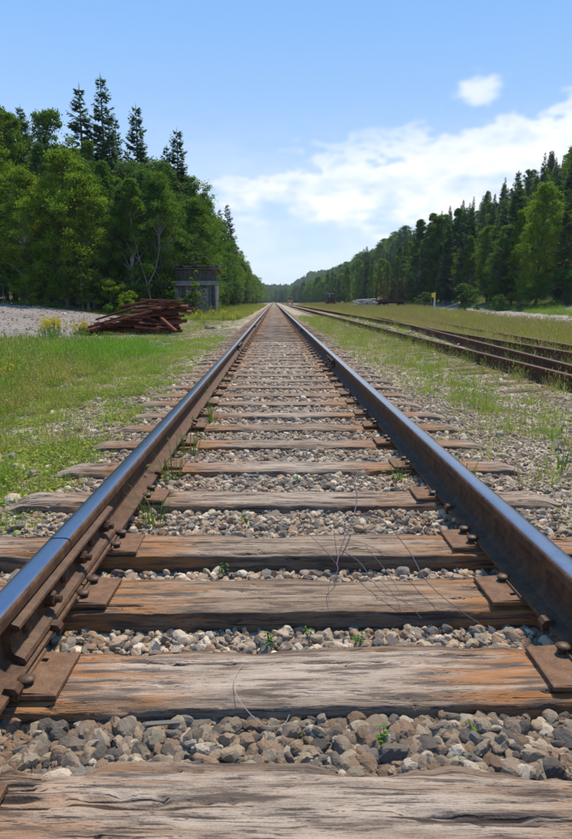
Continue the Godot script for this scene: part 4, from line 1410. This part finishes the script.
func make_small_plants() -> void:
	var gold := []
	for k in 3: gold.append(goldenrod_mesh(50 + k))
	var spots := []
	for k in 11: spots.append([-6.0 + rng.randf_range(-0.8, 0.8), 18.3 + rng.randf_range(-0.9, 0.9), "yellow goldenrod clump at the yard's edge left of the beam heap"])
	for k in 9: spots.append([rng.randf_range(-4.6, -1.9), rng.randf_range(27.0, 40.0), "yellow goldenrod scattered in the grass before the hut"])
	for k in 5: spots.append([rng.randf_range(-5.2, -2.6), rng.randf_range(6.0, 10.0), "thin yellow flower in the near left meadow"])
	for k in 5: spots.append([rng.randf_range(6.0, 11.0), rng.randf_range(12.0, 40.0), "yellow flower among the grass beyond the siding"])
	for e in spots:
		var o := thing("goldenrod", Vector3(e[0], height(e[0], e[1]) - 0.01, -e[1]), rng.randf() * TAU)
		tag(o, e[2], "flower", e[2])
		var s := rng.randf_range(0.8, 1.2) * (0.4 if e[1] < 11.0 else 0.75)
		var k := rng.randi() % 3
		part("stems", gold[k][0], M.weed, o, Transform3D(Basis.from_scale(Vector3.ONE * s), Vector3.ZERO))
		part("flower_head", gold[k][1], M.gold, o, Transform3D(Basis.from_scale(Vector3.ONE * s), Vector3.ZERO))
	# single weeds in the cribs of the near track
	var spr := [
		[-0.09, 1.64, 0.05, "tiny green sprout in the second gap between ties, left of centre"], [0.16, 1.21, 0.06, "feathery green weed in the nearest gravel gap, right of centre"], [0.37, 1.24, 0.05, "green sprig among the nearest stones towards the right rail"],
		[0.30, 1.175, 0.035, "tiny bright leaf pair in the nearest gravel, right of the feathery weed"], [-0.02, 1.255, 0.03, "tiny leaf by the dry stem in the nearest gravel"], [-0.26, 2.13, 0.05, "small sprout between the third and fourth ties"],
		[0.02, 1.69, 0.035, "faint sprout near the centre of the second gap"], [0.16, 1.65, 0.05, "thin sprout beside the twig in the second gap"], [0.64, 1.29, 0.045, "small sprout near the right rail foot in the nearest gap"],
		[-0.20, 2.62, 0.055, "small weed at the centre-left of the fourth gap"], [0.05, 3.22, 0.05, "small weed in the fifth gap near the centre"]]
	for e in spr:
		var x: float = e[0]
		tag(part("weed_sprout", sprout_mesh(60 + int(e[1] * 100.0), e[2], 7), M.weed, self, Transform3D(Basis.IDENTITY, Vector3(x, height(x, e[1]) + 0.012, -e[1]))), e[3], "weed", "")
	var tall := [[-0.60, 2.62, 0.20, "grass tuft against the left rail just beyond the joint"], [-0.62, 3.25, 0.24, "tall grass tuft beside the left rail beyond the fifth tie"], [-0.60, 3.85, 0.20, "grass tuft beside the left rail at the sixth gap"], [-0.58, 4.9, 0.18, "grass tuft beside the left rail, fourth from the joint"], [0.60, 3.25, 0.10, "small grass tuft against the right rail"], [0.93, 3.2, 0.16, "bright grass tuft on the right shoulder nearest the rail"], [1.55, 3.45, 0.15, "bright grass tuft beyond the tie ends on the right"], [-1.45, 2.55, 0.16, "bright green tuft at the picture's left side beside a tie end"]]
	for e in tall:
		var x: float = e[0]
		tag(part("grass_tuft", tuft_mesh(70 + int(e[1] * 100.0), 20, e[2], 0.05, 0.003, 0.05, 0.15), M.tuft, self, Transform3D(Basis.IDENTITY, Vector3(x, height(x, e[1]) + 0.008, -e[1]))), e[3], "grass tuft", "")

func smooth(p: Array) -> Array:
	var out := []
	for k in p.size() - 1:
		for j in 5:
			out.append(p[k].cubic_interpolate(p[k + 1], p[maxi(k - 1, 0)], p[mini(k + 2, p.size() - 1)], j / 5.0))
	out.append(p[p.size() - 1])
	return out

func make_twigs() -> void:
	var o := thing("fallen_twig", Vector3(0.2, 0.0, -2.15), 0.0)
	tag(o, "thin dark forked twig lying over the third and fourth ties", "twig")
	var lines := [
		["stem", [Vector3(0.105, 0.15, -0.62), Vector3(0.065, 0.14, -0.50), Vector3(0.070, 0.12, -0.40), Vector3(0.035, 0.085, -0.22), Vector3(-0.03, 0.05, -0.02), Vector3(-0.065, 0.03, 0.12)], 0.0032, 0.0020],
		["side_shoot", [Vector3(0.037, 0.088, -0.22), Vector3(0.13, 0.095, -0.14), Vector3(0.185, 0.07, 0.10), Vector3(0.205, 0.04, 0.28), Vector3(0.27, 0.02, 0.44), Vector3(0.36, 0.01, 0.60), Vector3(0.46, 0.010, 0.70)], 0.0020, 0.0008],
		["side_shoot", [Vector3(-0.045, 0.045, 0.03), Vector3(0.01, 0.045, 0.14), Vector3(0.055, 0.02, 0.30), Vector3(0.12, 0.014, 0.37), Vector3(0.15, 0.008, 0.46)], 0.0016, 0.0007],
		["side_shoot", [Vector3(-0.065, 0.03, 0.12), Vector3(-0.07, 0.04, 0.20), Vector3(-0.105, 0.03, 0.28), Vector3(-0.11, 0.010, 0.36)], 0.0016, 0.0007],
		["side_shoot", [Vector3(-0.065, 0.03, 0.12), Vector3(-0.13, 0.075, 0.02), Vector3(-0.20, 0.10, -0.10)], 0.0013, 0.0006],
		["side_shoot", [Vector3(-0.06, 0.04, 0.08), Vector3(-0.066, 0.12, 0.0), Vector3(-0.07, 0.18, -0.05)], 0.0013, 0.0006],
		["side_shoot", [Vector3(0.05, 0.05, 0.02), Vector3(0.10, 0.03, 0.22), Vector3(0.12, 0.012, 0.40)], 0.0012, 0.0006]]
	for l in lines:
		var b := Buf.new()
		l[1] = smooth(l[1])
		var rad := []
		for k in l[1].size(): rad.append(lerpf(l[2], l[3], float(k) / (l[1].size() - 1)))
		b.tube(l[1], rad, 6)
		part(l[0], b.mesh(), M.twig, o)
	var s := Buf.new()
	var stem := smooth([Vector3(-0.160, 0.004, -1.47), Vector3(-0.176, 0.009, -1.41), Vector3(-0.170, 0.010, -1.34), Vector3(-0.140, 0.002, -1.285), Vector3(-0.10, -0.014, -1.255), Vector3(-0.06, -0.016, -1.262), Vector3(-0.045, -0.012, -1.29)])
	var thick := []
	for k in stem.size(): thick.append(lerpf(0.0005, 0.0009, sin(PI * k / stem.size())))
	s.tube(stem, thick, 5)
	tag(part("dry_grass_stem", s.mesh(), M.straw, self), "pale curved dry stem lying over the edge of the second tie", "stem")
	var c := Buf.new()
	c.box(Transform3D(Basis.from_euler(Vector3(0.2, 0.06, 0.02)) * Basis.from_scale(Vector3(0.038, 0.002, 0.005)), Vector3(-0.33, -0.018, -1.275)))
	tag(part("wood_splinter", c.mesh(), M.dead_wood, self), "grey wood splinter lying on stones before the second tie", "splinter")

# ------------------------------------------------------------------ materials
func leaf_material(c: Color, glow: float) -> StandardMaterial3D:
	var m := material(c, 0.7)
	m.metallic_specular = 0.2
	m.vertex_color_use_as_albedo = true
	m.backlight_enabled = true
	m.backlight = Color(glow, glow, glow * 0.75).linear_to_srgb()
	m.cull_mode = BaseMaterial3D.CULL_DISABLED
	return m

func make_materials() -> void:
	var perlin := FastNoiseLite.TYPE_SIMPLEX_SMOOTH
	var grain_tex := ramp_texture(512, noise_of(perlin, 0.02, 1), noise_of(perlin, 0.12, 2), [Color(0.45, 0.44, 0.42), Color(0.95, 0.94, 0.92), Color(1.0, 0.98, 0.95)], 0.6)
	var relief := height_texture(512, noise_of(perlin, 0.06, 3))
	var cells := noise_of(FastNoiseLite.TYPE_CELLULAR, 0.055, 31, 2)
	cells.cellular_return_type = FastNoiseLite.RETURN_CELL_VALUE
	var cells_edge := noise_of(FastNoiseLite.TYPE_CELLULAR, 0.055, 31, 2)
	var grit_tex := ramp_texture(1024, cells, noise_of(perlin, 0.25, 32), [Color(0.30, 0.29, 0.28), Color(0.62, 0.61, 0.60), Color(0.85, 0.84, 0.83), Color(1.0, 1.0, 1.0)], 0.35)
	var g := triplanar(material(Color.WHITE, 0.97), 0.75)
	g.vertex_color_use_as_albedo = true
	g.albedo_texture = grit_tex
	g.heightmap_enabled = true
	g.heightmap_texture = height_texture(1024, cells_edge)
	g.heightmap_scale = 1.2
	g.heightmap_flip_texture = true
	M.ground = g
	var gr := triplanar(material(Color.WHITE, 0.93), 14.0)
	gr.vertex_color_use_as_albedo = true
	gr.albedo_texture = grain_tex
	gr.heightmap_enabled = true
	gr.heightmap_texture = relief
	gr.heightmap_scale = 0.25
	M.gravel = gr
	M.stones = []
	for c in STONE_TONES:
		var m := triplanar(material(lin(c.r * 1.12, c.g * 1.12, c.b * 1.12), 0.93), 11.0)
		m.albedo_texture = grain_tex
		m.heightmap_enabled = true
		m.heightmap_texture = relief
		m.heightmap_scale = 0.25
		M.stones.append(m)
	M.ties = []
	for k in 4:
		var tx := wood_textures(k, [0.25, 0.85, 0.65, 0.35][k], [0.85, 0.75, 0.7, 0.4][k])
		var m := material(Color.WHITE, 0.92)
		m.albedo_texture = tx[0]
		m.heightmap_enabled = true
		m.heightmap_texture = tx[1]
		m.heightmap_scale = 0.4
		M.ties.append(m)
	M.old_ties = []
	for k in 2:
		var m: StandardMaterial3D = M.ties[k].duplicate()
		m.albedo_color = lin(0.58, 0.5, 0.45)
		M.old_ties.append(m)
	var rust_tex := ramp_texture(512, noise_of(perlin, 0.012, 5), noise_of(perlin, 0.09, 6), [Color(0.018, 0.012, 0.010), Color(0.055, 0.032, 0.020), Color(0.115, 0.060, 0.032), Color(0.20, 0.115, 0.065)], 0.5)
	var plate_tex := ramp_texture(512, noise_of(perlin, 0.015, 7), noise_of(perlin, 0.1, 8), [Color(0.055, 0.030, 0.020), Color(0.11, 0.060, 0.035), Color(0.165, 0.095, 0.055), Color(0.23, 0.145, 0.09)], 0.5)
	var fine := height_texture(256, noise_of(perlin, 0.15, 9))
	var metal := func(tex: Texture2D, scale: float, tint: Color, rough: float) -> StandardMaterial3D:
		var m := triplanar(material(tint, rough), scale)
		m.albedo_texture = tex
		m.heightmap_enabled = true
		m.heightmap_texture = fine
		m.heightmap_scale = 0.06
		return m
	M.rail_side = metal.call(rust_tex, 2.2, lin(1, 1, 1), 0.75)
	M.plate = metal.call(plate_tex, 3.0, lin(1, 1, 1), 0.8)
	M.bar = metal.call(rust_tex, 3.0, lin(1.0, 1.0, 1.0), 0.6)
	M.bolt = metal.call(rust_tex, 6.0, lin(0.85, 0.8, 0.8), 0.55)
	M.spike = metal.call(rust_tex, 7.0, lin(0.8, 0.85, 0.95), 0.5)
	M.siding_side = metal.call(rust_tex, 1.5, lin(1.0, 0.82, 0.78), 0.85)
	M.siding_top = metal.call(rust_tex, 2.5, lin(1.0, 0.82, 0.8), 0.6)
	var top := material(lin(0.27, 0.30, 0.36), 0.20, 1.0)
	var streak := noise_of(perlin, 0.03, 12)
	top.roughness_texture = ramp_texture(256, streak, noise_of(perlin, 0.2, 13), [Color(0.5, 0.5, 0.5), Color(0.75, 0.75, 0.75), Color(1, 1, 1)], 0.3)
	top.roughness = 0.27
	triplanar(top, 1.5)
	M.rail_top = top
	var bark := ramp_texture(256, noise_of(perlin, 0.03, 14), noise_of(perlin, 0.15, 15), [Color(0.05, 0.04, 0.03), Color(0.12, 0.10, 0.08), Color(0.20, 0.17, 0.14)])
	M.bark = triplanar(material(Color.WHITE, 0.95), 0.8)
	M.bark.albedo_texture = bark
	M.pale_bark = triplanar(material(lin(1.9, 1.85, 1.75).clamp(), 0.9), 0.8)
	M.pale_bark.albedo_texture = ramp_texture(256, noise_of(perlin, 0.03, 16), noise_of(perlin, 0.15, 17), [Color(0.10, 0.09, 0.08), Color(0.28, 0.26, 0.24), Color(0.40, 0.38, 0.35)])
	M.dead_wood = material(lin(0.14, 0.125, 0.105), 0.9)
	M.leaves = [
		leaf_material(lin(0.098, 0.190, 0.022), 1.0), leaf_material(lin(0.112, 0.205, 0.022), 1.0), leaf_material(lin(0.170, 0.270, 0.020), 1.0), leaf_material(lin(0.080, 0.160, 0.034), 1.0),
		leaf_material(lin(0.062, 0.125, 0.045), 0.85), leaf_material(lin(0.080, 0.148, 0.044), 0.85)]
	M.grass = leaf_material(Color.WHITE, 0.7)
	M.weed = leaf_material(lin(0.10, 0.20, 0.03), 0.7)
	M.tuft = leaf_material(lin(0.10, 0.19, 0.035), 0.7)
	M.gold = material(lin(0.62, 0.48, 0.03), 0.8)
	M.scrap = []
	for c in [Color(1.0, 0.72, 0.66), Color(1.25, 0.85, 0.75), Color(0.8, 0.6, 0.58)]:
		M.scrap.append(metal.call(plate_tex if c.r > 0.9 else rust_tex, 0.9, lin(minf(c.r, 1.0), c.g * 0.74, c.b * 0.7), 0.9))
	M.orange_rust = metal.call(plate_tex, 1.0, lin(1.0, 0.75, 0.55), 0.85)
	M.red_rust = metal.call(plate_tex, 0.7, lin(0.85, 0.45, 0.38), 0.85)
	var hut_tex := ramp_texture(256, noise_of(perlin, 0.02, 18), noise_of(perlin, 0.12, 19), [Color(0.06, 0.055, 0.05), Color(0.17, 0.157, 0.145), Color(0.31, 0.29, 0.265)], 0.5)
	M.hut = []
	for k in [1.0, 0.7, 0.4]:
		var m := triplanar(material(lin(k, k, k * 1.02 if k < 0.9 else 1.0), 0.95), 0.5)
		m.albedo_texture = hut_tex
		M.hut.append(m)
	M.hut_pale = triplanar(material(Color.WHITE, 0.95), 0.6)
	M.hut_pale.albedo_texture = ramp_texture(256, noise_of(perlin, 0.02, 20), noise_of(perlin, 0.12, 21), [Color(0.08, 0.074, 0.068), Color(0.20, 0.185, 0.17), Color(0.36, 0.34, 0.315)], 0.5)
	M.post = material(lin(0.48, 0.45, 0.36), 0.85)
	M.yellow = material(lin(0.72, 0.46, 0.03), 0.6)
	M.dark_metal = material(lin(0.035, 0.035, 0.04), 0.6)
	M.rubber = material(lin(0.025, 0.025, 0.025), 0.85)
	M.glass = material(lin(0.03, 0.04, 0.05), 0.08)
	M.pale_timber = triplanar(material(Color.WHITE, 0.93), 0.6)
	M.pale_timber.albedo_texture = ramp_texture(256, noise_of(perlin, 0.02, 22), noise_of(perlin, 0.12, 24), [Color(0.26, 0.23, 0.20), Color(0.46, 0.42, 0.38), Color(0.60, 0.56, 0.52)])
	M.orange_paint = material(lin(0.55, 0.27, 0.12), 0.55)
	M.twig = material(lin(0.10, 0.075, 0.085), 0.8)
	M.straw = material(lin(0.36, 0.30, 0.24), 0.8)

# ------------------------------------------------------------------ scene
func _ready() -> void:
	rng.seed = 20240
	rough_noise = noise_of(FastNoiseLite.TYPE_SIMPLEX_SMOOTH, 0.35, 3, 3)
	patch_noise = noise_of(FastNoiseLite.TYPE_SIMPLEX_SMOOTH, 0.22, 8, 3)

	var cam := Camera3D.new()
	cam.name = "camera"
	add_child(cam)
	cam.position = Vector3(-0.0775, 0.915, 0.0)
	cam.rotation = Vector3(deg_to_rad(-10.6), deg_to_rad(-1.09), 0.0)
	cam.fov = 67.3
	cam.near = 0.05
	cam.far = 4000.0
	cam.current = true

	var env := Environment.new()
	env.background_mode = Environment.BG_SKY
	var sky := Sky.new()
	var pano := PanoramaSkyMaterial.new()
	pano.panorama = make_sky()
	sky.sky_material = pano
	env.sky = sky
	env.background_energy_multiplier = 1.0
	env.tonemap_mode = Environment.TONE_MAPPER_LINEAR
	env.tonemap_exposure = 1.56
	env.fog_enabled = true
	env.fog_density = 0.00022
	env.fog_light_color = Color(0.86, 0.92, 0.98)
	env.sdfgi_enabled = true
	env.ssao_enabled = true
	env.ssil_enabled = true
	var we := WorldEnvironment.new()
	we.name = "world_environment"
	we.environment = env
	add_child(we)

	var sun := DirectionalLight3D.new()
	sun.name = "sun"
	add_child(sun)
	# the sun stands high ahead of the camera, a little to the right
	sun.rotation = Vector3(deg_to_rad(-61.0), deg_to_rad(180.0 - 28.0), 0.0)
	sun.light_energy = 1.3
	sun.light_color = Color(1.0, 0.94, 0.85)
	sun.light_angular_distance = 4.0
	sun.shadow_enabled = true

	print("sky ", Time.get_ticks_msec())
	make_materials()
	print("materials ", Time.get_ticks_msec())
	make_ground()
	make_track()
	make_siding()
	print("track ", Time.get_ticks_msec())
	make_ballast()
	print("ballast ", Time.get_ticks_msec())
	make_woods()
	print("woods ", Time.get_ticks_msec())
	make_hut()
	make_scrap_pile()
	make_yard_things()
	make_grass()
	make_small_plants()
	make_twigs()
	print("done ", Time.get_ticks_msec())
